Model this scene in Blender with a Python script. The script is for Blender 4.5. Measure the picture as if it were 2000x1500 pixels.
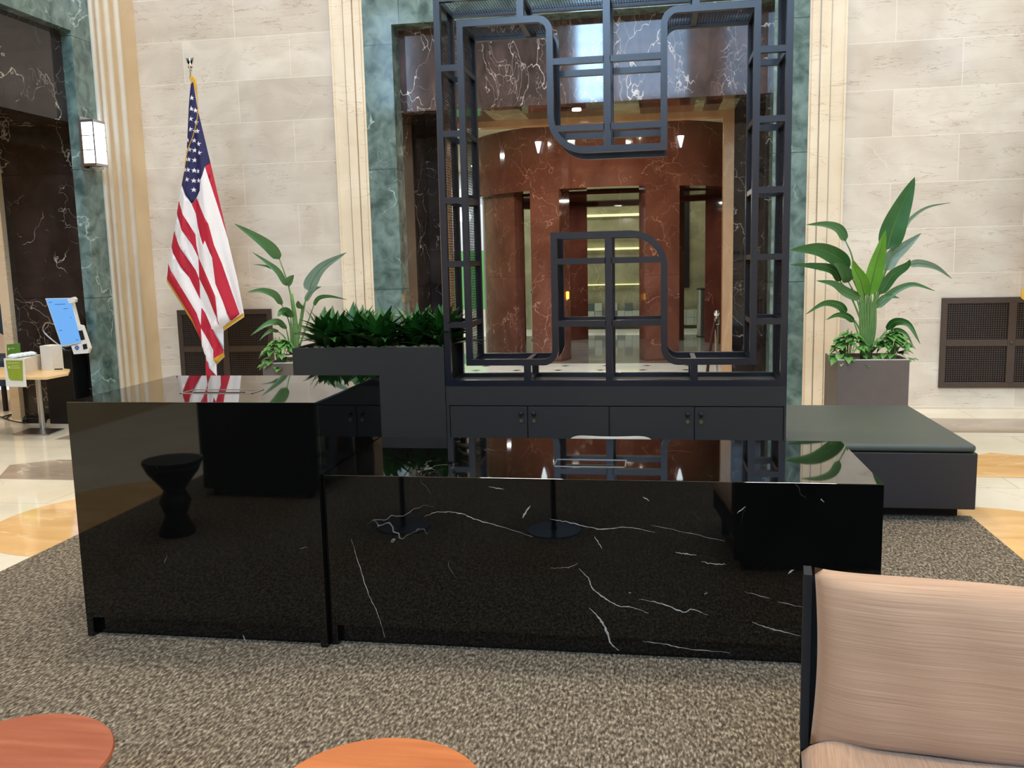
import bpy, bmesh, math, random
from mathutils import Vector, Matrix
from mathutils.geometry import delaunay_2d_cdt
random.seed(7)
PI = math.pi
for o in list(bpy.data.objects): bpy.data.objects.remove(o)
S = bpy.context.scene
COL = S.collection

# ------------------------------------------------------------------ camera
FPX, PITCH, ROLL, YAW, EYE = 1737.0, -.1383, -.0233, .1642, 1.6
FW = Vector((-math.sin(YAW)*math.cos(PITCH), math.cos(YAW)*math.cos(PITCH), math.sin(PITCH)))
R0 = Vector((math.cos(YAW), math.sin(YAW), 0)); U0 = R0.cross(FW)
RT = R0*math.cos(ROLL) + U0*math.sin(ROLL); UP = -R0*math.sin(ROLL) + U0*math.cos(ROLL)
cd = bpy.data.cameras.new('camera'); cam = bpy.data.objects.new('camera', cd); COL.objects.link(cam)
cd.sensor_width = 36; cd.lens = FPX/2000*36; cd.clip_start = .05; cd.clip_end = 200
M = Matrix((RT, UP, -FW)).transposed().to_4x4(); M.translation = Vector((0, 0, EYE)); cam.matrix_world = M
S.camera = cam
def ray(x, y): return FW + RT*((x-1000)/FPX) - UP*((y-750)/FPX)
def atY(x, y, Y): d = ray(x, y); t = Y/d.y; return Vector((d.x*t, Y, EYE+d.z*t))
def atX(x, y, X): d = ray(x, y); t = X/d.x; return Vector((X, d.y*t, EYE+d.z*t))
def atZ(x, y, z=0): d = ray(x, y); t = (z-EYE)/d.z; return Vector((d.x*t, d.y*t, z))

# ------------------------------------------------------------------ world, light, exposure
S.view_settings.view_transform = 'Standard'; S.view_settings.look = 'None'
S.view_settings.gamma = 1; S.view_settings.exposure = 0.2; S.view_settings.use_curve_mapping = False
S.cycles.use_denoising = True; S.cycles.max_bounces = 8; S.cycles.caustics_reflective = False; S.cycles.caustics_refractive = False
S.cycles.sample_clamp_indirect = 6
W = bpy.data.worlds.new('world'); S.world = W; W.use_nodes = True
W.node_tree.nodes['Background'].inputs[0].default_value = (.62, .78, 1, 1)
W.node_tree.nodes['Background'].inputs[1].default_value = 1.5
def area(name, loc, rot, sx, sy, power, color, spread=PI):
    l = bpy.data.lights.new(name, 'AREA'); l.shape = 'RECTANGLE'; l.size = sx; l.size_y = sy
    l.energy = power; l.color = color; l.spread = spread
    o = bpy.data.objects.new(name, l); COL.objects.link(o); o.location = loc; o.rotation_euler = rot; return o
SKYC = (.42, .67, 1.0)
WINDOWS = [(-2.75, -1.75, 6.9, 10.2), (-5.0, -2.6, 10.8, 13.6), (-1.4, 1.0, 6.9, 10.2), (8.2, 8.75, 7.1, 8.5), (9.0, 9.75, 7.0, 8.55), (2.2, 3.2, 6.9, 10.2),
           (-1.8, .6, 10.8, 13.6), (1.4, 3.8, 10.8, 13.6), (4.6, 7.0, 10.8, 13.6), (7.8, 10.2, 10.8, 13.6)]   # x0, x1, z0, z1 in the rear wall; the high row is added for blue fill
WPOW = (130, 125, 24, 13, 15, 9, 125, 125, 125, 125)
for (x0, x1, z0, z1), wp in zip(WINDOWS, WPOW):
    area('window_daylight_and_fill', ((x0+x1)/2, -12.35, (z0+z1)/2), (PI/2, 0, 0), x1-x0, z1-z0, wp*(x1-x0)*(z1-z0), SKYC)  # high row: unseen windows added to turn the upper screen bars blue
WARM = (1.0, .86, .68); NEUT = (1.0, .93, .84)
for x, y, p in ((-2.9, 6.6, 260), (1.6, 6.6, 260), (-2.6, .4, 230), (2.4, .4, 230), (6.4, 6.0, 190)):
    area('ceiling_lamp_light', (x, y, 13.85), (0, 0, 0), 1.6, 1.6, p*1.5, NEUT)
for x, y, p in ((-3.2, 12.4, 25), (-2.2, 12.1, 25), (-.8, 12.0, 25), (.5, 12.1, 25), (-2.5, 11.4, 12), (.2, 11.4, 12)):
    area('vestibule_downlight', (x, y, 3.61), (0, 0, 0), .14, .14, p, (1, .93, .8))
for x, y, p in ((-1.6, 15.9, 20), (0, 15.9, 20), (-.8, 17.0, 20), (-2.6, 16.9, 16), (1.1, 16.9, 16)):
    area('core_downlight', (x, y, 2.64), (0, 0, 0), .14, .14, p, (1, .95, .84))
area('back_room_light', (-.8, 19.4, 3.5), (0, 0, 0), 6, .5, 48, (1, .95, .76))
for x, y in ((-5.6, 14.5), (-5.6, 17.5), (-4.4, 19.0), (-6.6, 19.0)):
    area('left_lobby_downlight', (x, y, 3.61), (0, 0, 0), .14, .14, 45, (.97, 1, .98))
area('side_room_light', (-8.6, 8.0, 3.9), (0, 0, 0), 2.0, 2.5, 90, (1, .9, .75))

# ------------------------------------------------------------------ materials
def newmat(name):
    m = bpy.data.materials.new(name); m.use_nodes = True; nt = m.node_tree; return m, nt, nt.nodes['Principled BSDF']
def setp(b, **k):
    for a, v in k.items(): b.inputs[a.replace('_', ' ')].default_value = v
def rgb(h, g=None, b=None):
    if g is not None: h = (h, g, b)
    f = lambda c: (c/255/12.92) if c <= 10.3 else ((c/255+.055)/1.055)**2.4
    return tuple(f(c) for c in h) + (1,)
def flat(name, c, rough=.6, metal=0, ior=1.45, noise=0, nscale=20, bump=0, emit=None, es=0, coat=0):
    m, nt, b = newmat(name); setp(b, Base_Color=rgb(*c), Roughness=rough, Metallic=metal, IOR=ior)
    if coat: setp(b, Coat_Weight=coat, Coat_Roughness=.1)
    if emit: setp(b, Emission_Color=rgb(*emit), Emission_Strength=es)
    N = nt.nodes; L = nt.links
    if noise or bump:
        tc = N.new('ShaderNodeTexCoord'); n = N.new('ShaderNodeTexNoise'); n.inputs['Scale'].default_value = nscale; n.inputs['Detail'].default_value = 5
        L.new(tc.outputs['Object'], n.inputs['Vector'])
        if noise:
            mx = N.new('ShaderNodeMix'); mx.data_type = 'RGBA'; a = rgb(*c)
            mx.inputs[6].default_value = tuple(v*(1-noise) for v in a[:3])+(1,); mx.inputs[7].default_value = tuple(min(1, v*(1+noise)) for v in a[:3])+(1,)
            L.new(n.outputs['Fac'], mx.inputs[0]); L.new(mx.outputs[2], b.inputs['Base Color'])
        if bump:
            bp = N.new('ShaderNodeBump'); bp.inputs['Strength'].default_value = bump; bp.inputs['Distance'].default_value = .01
            L.new(n.outputs['Fac'], bp.inputs['Height']); L.new(bp.outputs[0], b.inputs['Normal'])
    return m
def ramp(nt, src, stops):
    r = nt.nodes.new('ShaderNodeValToRGB'); e = r.color_ramp.elements
    while len(e) < len(stops): e.new(.5)
    for i, (p, c) in enumerate(stops): e[i].position = p; e[i].color = c
    nt.links.new(src, r.inputs[0]); return r.outputs[0]
def marble(name, c1, c2, vein, rough=.08, nscale=2.0, vscale=1.5, vwidth=.02, vmask=(.5, .62), warp=.5, stretch=(1, 1, 1), ior=1.5, brick=None, vamt=1.0, crack=None, dots=0):
    m, nt, b = newmat(name); N = nt.nodes; L = nt.links
    setp(b, Roughness=rough, IOR=ior)
    tc = N.new('ShaderNodeTexCoord'); mp = N.new('ShaderNodeMapping'); mp.inputs['Scale'].default_value = stretch
    L.new(tc.outputs['Object'], mp.inputs[0]); V = mp.outputs[0]
    def noise(sc, det=6, vec=None, out='Fac', dist=0):
        n = N.new('ShaderNodeTexNoise'); n.inputs['Scale'].default_value = sc; n.inputs['Detail'].default_value = det; n.inputs['Distortion'].default_value = dist
        L.new(vec or V, n.inputs['Vector']); return n.outputs[out]
    def mixc(f, a, bb):
        mx = N.new('ShaderNodeMix'); mx.data_type = 'RGBA'
        for s, v in ((0, f), (6, a), (7, bb)):
            if isinstance(v, (tuple, float, int)): mx.inputs[s].default_value = v
            else: L.new(v, mx.inputs[s])
        return mx.outputs[2]
    def math_(op, a, bb):
        q = N.new('ShaderNodeMath'); q.operation = op
        for s, v in ((0, a), (1, bb)):
            if isinstance(v, (float, int)): q.inputs[s].default_value = v
            else: L.new(v, q.inputs[s])
        return q.outputs[0]
    col = ramp(nt, noise(nscale, 8, dist=.6), [(.3, rgb(*c1)), (.7, rgb(*c2))])
    w = noise(2.2, 4, out='Color')
    sc = N.new('ShaderNodeVectorMath'); sc.operation = 'SCALE'; L.new(w, sc.inputs[0]); sc.inputs['Scale'].default_value = warp
    ad = N.new('ShaderNodeVectorMath'); ad.operation = 'ADD'; L.new(V, ad.inputs[0]); L.new(sc.outputs[0], ad.inputs[1])
    for k, (vs, vw, lo) in enumerate(((vscale, vwidth, vmask), (vscale*2.7, vwidth*1.3, (vmask[0]+.06, vmask[1]+.06)))):
        vo = N.new('ShaderNodeTexVoronoi'); vo.feature = 'DISTANCE_TO_EDGE'; vo.inputs['Scale'].default_value = vs; L.new(ad.outputs[0], vo.inputs['Vector'])
        ln = ramp(nt, vo.outputs['Distance'], [(0, (1, 1, 1, 1)), (vw, (0, 0, 0, 1))])
        mk = ramp(nt, noise(1.7+k, 3), [(lo[0], (0, 0, 0, 1)), (lo[1], (1, 1, 1, 1))])
        col = mixc(math_('MULTIPLY', math_('MULTIPLY', ln, mk), vamt*(1 if k == 0 else .6)), col, rgb(*vein))
    if crack:                                          # thin wavy horizontal lines of the limestone beds
        m2 = N.new('ShaderNodeMapping'); m2.inputs['Scale'].default_value = (.8, .8, 5.5); L.new(tc.outputs['Object'], m2.inputs[0])
        n = noise(1.6, 5, m2.outputs[0], dist=.4)
        a = math_('ABSOLUTE', math_('SUBTRACT', n, .5), 0); ln = ramp(nt, a, [(0, (1, 1, 1, 1)), (.008, (0, 0, 0, 1))])
        n3 = noise(1.9, 5, m2.outputs[0]); a3 = math_('ABSOLUTE', math_('SUBTRACT', n3, .43), 0); ln3 = ramp(nt, a3, [(0, (1, 1, 1, 1)), (.006, (0, 0, 0, 1))])
        mk = ramp(nt, noise(3.1, 2), [(.42, (0, 0, 0, 1)), (.6, (1, 1, 1, 1))])
        col = mixc(math_('MULTIPLY', math_('MULTIPLY', math_('MAXIMUM', ln, ln3), mk), .5), col, rgb(*crack))
    if brick:                                          # brick = (panel width, height, tint a, tint b, joint colour, axis)
        bw, bh, ta, tb, jc, ax = brick
        sx = N.new('ShaderNodeSeparateXYZ'); L.new(tc.outputs['Object'], sx.inputs[0])
        cb = N.new('ShaderNodeCombineXYZ')
        if ax == 'xy': L.new(sx.outputs[0], cb.inputs[0]); L.new(sx.outputs[1], cb.inputs[1])
        else: L.new(math_('ADD', sx.outputs[0], sx.outputs[1]), cb.inputs[0]); L.new(math_('ADD', sx.outputs[2], -.024), cb.inputs[1])
        br = N.new('ShaderNodeTexBrick'); L.new(cb.outputs[0], br.inputs['Vector']); br.inputs['Scale'].default_value = 1
        br.inputs['Brick Width'].default_value = bw; br.inputs['Row Height'].default_value = bh; br.inputs['Mortar Size'].default_value = .0028
        br.inputs['Mortar Smooth'].default_value = .1
        br.inputs['Color1'].default_value = ta; br.inputs['Color2'].default_value = tb; br.inputs['Mortar'].default_value = (1, 1, 1, 1)
        mx = N.new('ShaderNodeMix'); mx.data_type = 'RGBA'; mx.blend_type = 'MULTIPLY'; mx.inputs[0].default_value = 1
        L.new(col, mx.inputs[6]); L.new(br.outputs['Color'], mx.inputs[7]); col = mixc(br.outputs['Fac'], mx.outputs[2], rgb(*jc))
    if dots:
        pass
    L.new(col, b.inputs['Base Color']); return m

beige_t = ((1, 1, 1, 1), (.84, .82, .80, 1))
M_beige = marble('beige_marble_panels', (200, 185, 166), (220, 207, 189), (234, 224, 206), rough=.12, nscale=2.2, vscale=1.3, vwidth=.012, vmask=(.58, .66), stretch=(1, 1, 1.5),
                 brick=(1.24, .449, beige_t[0], beige_t[1], (222, 210, 190), 'xz'), vamt=.35, crack=(138, 104, 78), ior=1.5)
M_beige2 = marble('beige_marble_trim', (214, 194, 164), (228, 210, 182), (238, 226, 206), rough=.1, nscale=2, vscale=1.3, vwidth=.012, vmask=(.58, .66), vamt=.3, crack=(150, 112, 84))
M_tan = marble('tan_marble_left_wall', (190, 164, 126), (204, 180, 144), (220, 200, 168), rough=.12, nscale=1.5, vscale=1.3, vwidth=.012, vmask=(.58, .66), vamt=.25)
M_green = marble('green_marble', (58, 78, 74), (118, 138, 131), (186, 204, 196), rough=.07, nscale=7, vscale=1.1, vwidth=.012, vmask=(.52, .58), warp=.9, brick=(3.4, 1.29, (1, 1, 1, 1), (.9, .93, .93, 1), (30, 40, 38), 'xz'), vamt=.7)
M_brown = marble('dark_brown_veined_marble', (50, 38, 36), (90, 72, 68), (232, 216, 200), rough=.06, nscale=5, vscale=3.0, vwidth=.016, vmask=(.43, .52), warp=1.0, stretch=(1.1, 1, .55), vamt=.95)
M_brownd = marble('dark_polished_marble', (30, 25, 24), (54, 46, 44), (206, 194, 180), rough=.05, nscale=3, vscale=1.7, vwidth=.01, vmask=(.47, .54), warp=.9, vamt=.8, brick=(3.3, 1.29, (1, 1, 1, 1), (.8, .8, .8, 1), (18, 14, 12), 'xz'))
M_red = marble('red_marble', (92, 52, 41), (118, 74, 60), (190, 144, 122), rough=.07, nscale=1.8, vscale=1.5, vwidth=.01, vmask=(.45, .52), warp=1.0, vamt=.8, brick=(5, 1.3, (1, 1, 1, 1), (.9, .86, .86, 1), (86, 42, 30), 'xz'))
M_red_shade = marble('red_marble_in_shade', (62, 32, 26), (84, 48, 38), (150, 112, 96), rough=.07, nscale=1.8, vscale=1.1, vwidth=.01, vmask=(.5, .56), warp=1.0, vamt=.6)  # copy of the red marble with the recess shade put into its colour
M_orange = marble('tan_orange_marble', (176, 136, 100), (200, 162, 124), (220, 190, 156), rough=.12, nscale=4, vscale=2, vwidth=.02, vmask=(.5, .6), stretch=(1, 1, .4), vamt=.4)
M_black = marble('black_marble', (5, 5, 5), (9, 9, 8), (150, 144, 136), rough=.03, nscale=3, vscale=1.1, vwidth=.0035, vmask=(.6, .66), warp=1.1, ior=1.54, vamt=.55)
M_blacktop = marble('black_marble_top', (5, 5, 5), (9, 9, 8), (150, 144, 136), rough=.025, nscale=3, vscale=1.1, vwidth=.0035, vmask=(.6, .66), warp=1.1, ior=2.1, vamt=.55)
M_khaki = marble('khaki_marble', (122, 122, 98), (152, 152, 124), (190, 190, 162), rough=.12, nscale=2.6, vscale=1.8, vwidth=.02, vmask=(.5, .6), vamt=.5)
M_grey = marble('grey_marble', (96, 97, 93), (124, 124, 117), (170, 168, 160), rough=.06, nscale=2.5, vscale=1.2, vwidth=.015, vmask=(.5, .6), warp=1, stretch=(.6, 1.6, 1), vamt=.6)
M_greyb = marble('grey_brown_marble', (146, 130, 112), (176, 160, 140), (216, 204, 180), rough=.07, nscale=2.2, vscale=1.1, vwidth=.018, vmask=(.48, .56), warp=1.2, stretch=(.6, 1.2, 1), vamt=.8)
M_gold = marble('gold_marble', (204, 158, 98), (228, 188, 132), (238, 214, 170), rough=.07, nscale=2.6, vscale=1.6, vwidth=.03, vmask=(.45, .6), warp=1.4, stretch=(.5, 1.6, 1), vamt=.6)
M_cream = marble('cream_marble_floor', (216, 206, 182), (234, 226, 206), (196, 182, 156), rough=.07, nscale=1.3, vscale=.8, vwidth=.012, vmask=(.5, .58), warp=1.1, vamt=.4, brick=(1.2, .9, (1, 1, 1, 1), (.96, .95, .92, 1), (176, 164, 140), 'xy'))
M_white = marble('white_marble_floor', (216, 218, 208), (232, 232, 224), (190, 190, 180), rough=.06, nscale=1.5, vscale=1, vwidth=.012, vmask=(.5, .6), vamt=.4)
M_steel = flat('brushed_steel', (190, 190, 188), .28, 1); M_chrome = flat('chrome', (225, 225, 225), .08, 1)
M_screen = flat('satin_dark_blue_black_metal', (12, 16, 28), .28, 0, ior=1.62, noise=.15, nscale=60)
M_mesh = flat('dark_wire', (30, 28, 30), .5, .4, noise=.1)
M_char = flat('charcoal_laminate', (27, 25, 22), .6, noise=.12, nscale=180, bump=.02)
M_blackp = flat('black_gap', (8, 8, 8), .6, noise=.1)
M_leath = flat('grey_green_vinyl', (64, 70, 62), .5, noise=.1, nscale=8, bump=.05)
M_bench = flat('dark_brown_black_laminate', (36, 32, 33), .5, noise=.12, nscale=200)
M_leaf = flat('dark_green_leaf', (44, 92, 40), .38, noise=.4, nscale=9)
M_leaf2 = flat('mid_green_leaf', (74, 112, 64), .4, noise=.3, nscale=9)
M_leaf3 = flat('bright_green_leaf', (96, 152, 44), .4, noise=.3, nscale=8)
M_leaf4 = flat('grey_green_leaf', (104, 124, 104), .45, noise=.25, nscale=9)
M_stemd = flat('green_stem', (92, 124, 62), .45, noise=.3, nscale=14)
M_drac = flat('deep_green_leaf', (32, 80, 26), .34, noise=.5, nscale=14)
M_pothos = flat('fresh_green_leaf', (84, 134, 60), .42, noise=.4, nscale=16)
M_pebble = flat('pale_pebble', (124, 124, 84), .6, noise=.4, nscale=30)
M_planter = flat('brown_grey_wood_laminate', (92, 80, 74), .5, noise=.14, nscale=12)
M_planterin = flat('pale_planter_edge', (196, 188, 172), .5, noise=.1)
M_soil = flat('dark_soil', (40, 32, 24), .9, noise=.5, nscale=60, bump=.5)
M_bronze = flat('dark_bronze', (78, 64, 54), .45, .45, noise=.15, nscale=30)
M_dark = flat('vent_interior', (14, 12, 11), .8, noise=.1)
M_white_p = flat('white_plastic', (214, 210, 200), .4, noise=.05)
M_offw = flat('white_card', (216, 208, 194), .6, noise=.05)
M_greenp = flat('green_print', (136, 150, 44), .5, noise=.08)
M_greend = flat('dark_green_print', (84, 130, 50), .5, noise=.08)
M_pole = flat('dark_flag_pole', (40, 26, 18), .35, noise=.2)
M_lamp = flat('lit_lantern_glass', (235, 245, 255), .3, emit=(226, 240, 255), es=4.5)
M_lamp2 = flat('lit_side_pane', (200, 225, 245), .3, emit=(170, 215, 245), es=1.1)
M_down = flat('lit_downlight', (255, 250, 240), .4, emit=(255, 246, 226), es=12)
M_scr = flat('lit_blue_display', (20, 30, 40), .3, emit=(112, 176, 244), es=.85)
M_scrt = flat('display_text', (20, 40, 70), .3, emit=(30, 80, 150), es=.6)
M_blue = flat('navy_upholstery', (34, 54, 74), .7, noise=.2, nscale=60)
M_cherry = marble('cherry_wood_top', (140, 74, 52), (160, 92, 66), (168, 104, 78), rough=.3, nscale=3, vscale=3, vwidth=.04, vmask=(.4, .6), stretch=(.9, 9, 9), vamt=.3)
M_orangew = marble('orange_wood_top', (162, 88, 42), (184, 106, 54), (192, 118, 66), rough=.3, nscale=3, vscale=3, vwidth=.04, vmask=(.4, .6), stretch=(.9, 9, 9), vamt=.3)
M_blackst = flat('black_stained_wood', (16, 14, 13), .45, noise=.2)
M_rope = flat('burgundy_velvet', (60, 12, 14), .8, noise=.2, nscale=80)
M_ceil = flat('cream_plaster', (232, 222, 190), .8, noise=.04, nscale=4)
M_ceilh = flat('pale_plaster_ceiling', (214, 208, 198), .8, noise=.04, nscale=2)
M_amber = flat('lit_amber_lamp', (255, 190, 60), .4, emit=(255, 176, 40), es=7)
M_signw = flat('lit_white_panel', (150, 156, 160), .5, emit=(215, 226, 234), es=.45)
M_signg = flat('lit_green_panel', (70, 120, 76), .5, emit=(96, 176, 104), es=.45)
M_glassb = flat('brass_lock', (196, 180, 130), .3, 1)
M_frgold = flat('gold_fringe', (206, 154, 40), .6, noise=.3, nscale=200, bump=.4)
M_red_f = flat('red_cloth', (176, 22, 44), .7, noise=.12, nscale=60)
M_wht_f = flat('white_cloth', (226, 216, 210), .7, noise=.05, nscale=60)
M_navy_f = flat('navy_cloth', (34, 30, 72), .7, noise=.12, nscale=60)
M_wood_t = flat('pale_maple', (214, 180, 128), .4, noise=.1, nscale=6)
M_veinw = flat('white_marble_vein', (150, 146, 138), .05, ior=1.75, noise=.5, nscale=40)

def carpet_mat():
    m, nt, b = newmat('brown_grey_loop_carpet'); N = nt.nodes; L = nt.links; setp(b, Roughness=.95)
    b.inputs['Specular IOR Level'].default_value = .1
    tc = N.new('ShaderNodeTexCoord'); mp = N.new('ShaderNodeMapping'); mp.inputs['Scale'].default_value = (1, .42, 1); mp.inputs['Rotation'].default_value = (0, 0, .06)
    L.new(tc.outputs['Object'], mp.inputs[0])
    vo = N.new('ShaderNodeTexVoronoi'); vo.inputs['Scale'].default_value = 125; L.new(mp.outputs[0], vo.inputs['Vector'])
    n = N.new('ShaderNodeTexNoise'); n.inputs['Scale'].default_value = 95; n.inputs['Detail'].default_value = 3; L.new(mp.outputs[0], n.inputs['Vector'])
    c = ramp(nt, n.outputs['Fac'], [(.34, rgb(86, 77, 65)), (.5, rgb(131, 119, 102)), (.66, rgb(184, 171, 149))])
    d = ramp(nt, vo.outputs['Distance'], [(.0, (1, 1, 1, 1)), (.75, (.45, .44, .43, 1))])
    mx = N.new('ShaderNodeMix'); mx.data_type = 'RGBA'; mx.blend_type = 'MULTIPLY'; mx.inputs[0].default_value = 1
    L.new(c, mx.inputs[6]); L.new(d, mx.inputs[7]); L.new(mx.outputs[2], b.inputs['Base Color'])
    bp = N.new('ShaderNodeBump'); bp.inputs['Strength'].default_value = .9; bp.inputs['Distance'].default_value = .006; bp.invert = True
    L.new(vo.outputs['Distance'], bp.inputs['Height']); L.new(bp.outputs[0], b.inputs['Normal']); return m
M_carpet = carpet_mat()
def fabric_mat(name, ca, cb_, sx=(1.2, 1.2, 60)):
    m, nt, b = newmat(name); N = nt.nodes; L = nt.links; setp(b, Roughness=.85)
    b.inputs['Specular IOR Level'].default_value = .2; setp(b, Sheen_Weight=.2)
    tc = N.new('ShaderNodeTexCoord'); mp = N.new('ShaderNodeMapping'); mp.inputs['Scale'].default_value = sx; L.new(tc.outputs['Object'], mp.inputs[0])
    n = N.new('ShaderNodeTexNoise'); n.inputs['Scale'].default_value = 3.2; n.inputs['Detail'].default_value = 6; n.inputs['Roughness'].default_value = .65; L.new(mp.outputs[0], n.inputs['Vector'])
    c = ramp(nt, n.outputs['Fac'], [(.3, rgb(*ca)), (.68, rgb(*cb_))]); L.new(c, b.inputs['Base Color'])
    bp = N.new('ShaderNodeBump'); bp.inputs['Strength'].default_value = .25; bp.inputs['Distance'].default_value = .002; L.new(n.outputs['Fac'], bp.inputs['Height']); L.new(bp.outputs[0], b.inputs['Normal']); return m
M_pink = fabric_mat('slubbed_pink_fabric', (156, 124, 101), (190, 156, 127), (1, 1, 130))
M_pinkv = fabric_mat('slubbed_pink_fabric_lengthwise', (158, 125, 100), (194, 158, 127), (90, 3, 3))
M_blackf = flat('black_upholstery', (20, 21, 23), .8, noise=.2, nscale=150)

# ------------------------------------------------------------------ mesh helpers
class MB:
    def __init__(s): s.v = []; s.f = []; s.m = []
    def poly(s, pts, mi=0):
        i = len(s.v); s.v += [tuple(p) for p in pts]; s.f.append(list(range(i, i+len(pts)))); s.m.append(mi); return s
    def box(s, x0, x1, y0, y1, z0, z1, mi=0):
        i = len(s.v); s.v += [(x, y, z) for z in (z0, z1) for y in (y0, y1) for x in (x0, x1)]
        for f in ((0, 2, 3, 1), (4, 5, 7, 6), (0, 1, 5, 4), (2, 6, 7, 3), (0, 4, 6, 2), (1, 3, 7, 5)): s.f.append([i+k for k in f]); s.m.append(mi)
        return s
    def prism(s, pts, vec, mi=0):
        n = len(pts); i = len(s.v); vec = Vector(vec); pts = [Vector(p) for p in pts]
        s.v += [tuple(p) for p in pts] + [tuple(p+vec) for p in pts]
        s.f.append([i+k for k in range(n)][::-1]); s.f.append([i+n+k for k in range(n)]); s.m += [mi, mi]
        for k in range(n): s.f.append([i+k, i+(k+1) % n, i+n+(k+1) % n, i+n+k]); s.m.append(mi)
        return s
    def tube(s, pts, r, n=10, mi=0, cap=True):
        pts = [Vector(p) for p in pts]; rs = r if isinstance(r, (list, tuple)) else [r]*len(pts); i0 = len(s.v); up = None
        for k, p in enumerate(pts):
            t = (pts[min(k+1, len(pts)-1)] - pts[max(k-1, 0)]).normalized()
            if up is None: up = t.orthogonal().normalized()
            up = (up - t*up.dot(t)).normalized(); w = t.cross(up)
            for j in range(n): a = 2*PI*j/n; s.v.append(tuple(p + (up*math.cos(a) + w*math.sin(a))*rs[k]))
        for k in range(len(pts)-1):
            for j in range(n): a = i0+k*n; s.f.append([a+j, a+(j+1) % n, a+n+(j+1) % n, a+n+j]); s.m.append(mi)
        if cap: s.f.append([i0+j for j in range(n)][::-1]); s.f.append([i0+(len(pts)-1)*n+j for j in range(n)]); s.m += [mi, mi]
        return s
    def lathe(s, prof, c=(0, 0, 0), n=40, mi=0, axis='z'):
        i0 = len(s.v)
        for r, z in prof:
            for j in range(n):
                a = 2*PI*j/n; x, y = r*math.cos(a), r*math.sin(a)
                s.v.append((c[0]+x, c[1]+y, c[2]+z) if axis == 'z' else (c[0]+x, c[1]+z, c[2]+y))
        for k in range(len(prof)-1):
            for j in range(n): a = i0+k*n; s.f.append([a+j, a+(j+1) % n, a+n+(j+1) % n, a+n+j]); s.m.append(mi)
        s.f.append([i0+j for j in range(n)][::-1]); s.f.append([i0+(len(prof)-1)*n+j for j in range(n)]); s.m += [mi, mi]
        return s
    def grid(s, fn, nu, nv, mi=0):
        i0 = len(s.v)
        for b in range(nv+1):
            for a in range(nu+1): s.v.append(tuple(fn(a/nu, b/nv)))
        for b in range(nv):
            for a in range(nu): q = i0+b*(nu+1)+a; s.f.append([q, q+1, q+nu+2, q+nu+1]); s.m.append(mi)
        return s
    def build(s, name, mats, parent=None, smooth=False, bevel=0, loc=None):
        me = bpy.data.meshes.new(name)
        L0 = Vector(loc) if loc is not None else Vector((0, 0, 0))
        me.from_pydata([tuple(Vector(v)-L0) for v in s.v], [], s.f)
        for m in (mats if isinstance(mats, (list, tuple)) else [mats]): me.materials.append(m)
        me.polygons.foreach_set('material_index', s.m)
        me.update()
        bm = bmesh.new(); bm.from_mesh(me); bmesh.ops.remove_doubles(bm, verts=bm.verts, dist=1e-6) if smooth else None
        bmesh.ops.recalc_face_normals(bm, faces=bm.faces); bm.to_mesh(me); bm.free()
        if smooth: me.polygons.foreach_set('use_smooth', [True]*len(me.polygons))
        o = bpy.data.objects.new(name, me); COL.objects.link(o)
        if parent: o.parent = parent
        if loc is not None: o.location = L0
        if smooth:
            md = o.modifiers.new('n', 'WEIGHTED_NORMAL') if False else None
        if bevel:
            md = o.modifiers.new('bevel', 'BEVEL'); md.width = bevel; md.segments = 3; md.limit_method = 'ANGLE'
        return o
def tag(o, label=None, cat=None, group=None, kind=None):
    for k, v in (('label', label), ('category', cat), ('group', group), ('kind', kind)):
        if v: o[k] = v
    return o
def struct(name, mb, mat, smooth=False, bevel=0): return tag(mb.build(name, mat, None, smooth, bevel), kind='structure')
def thing(name, label, cat, loc=(0, 0, 0), group=None, rz=0):
    o = bpy.data.objects.new(name, None); COL.objects.link(o); o.location = loc; o.rotation_euler = (0, 0, rz)
    tag(o, label, cat, group); return o
def children(o): return [c for c in COL.objects if c.parent == o]
def copy_tree(o, parent=None):
    c = o.copy(); COL.objects.link(c); c.parent = parent
    for ch in children(o): copy_tree(ch, c)
    return c
def smooth_curve(P, n=24):
    P = [Vector(p) for p in P]
    if len(P) == 2: return [P[0].lerp(P[1], i/n) for i in range(n+1)]
    Q = [P[0]*2-P[1]] + P + [P[-1]*2-P[-2]]; out = []; segs = len(P)-1
    for i in range(n+1):
        t = i/n*segs; k = min(int(t), segs-1); u = t-k; a, b, c, d = Q[k:k+4]
        out.append(.5*((2*b) + (c-a)*u + (2*a-5*b+4*c-d)*u*u + (3*b-a-3*c+d)*u**3))
    return out
def wall(mb, u0, u1, z0, z1, holes, fix, axis, mi=0):     # a wall plane split round rectangular holes (u0,u1,z0,z1)
    us = sorted({u0, u1, *[h[0] for h in holes], *[h[1] for h in holes]}); zs = sorted({z0, z1, *[h[2] for h in holes], *[h[3] for h in holes]})
    us = [u for u in us if u0 <= u <= u1]; zs = [z for z in zs if z0 <= z <= z1]
    P = (lambda u, z: (u, fix, z)) if axis == 'y' else (lambda u, z: (fix, u, z))
    for a, b in zip(us, us[1:]):
        for c, d in zip(zs, zs[1:]):
            um, zm = (a+b)/2, (c+d)/2
            if any(h[0] < um < h[1] and h[2] < zm < h[3] for h in holes): continue
            mb.poly([P(a, c), P(b, c), P(b, d), P(a, d)], mi)
    return mb

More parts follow.
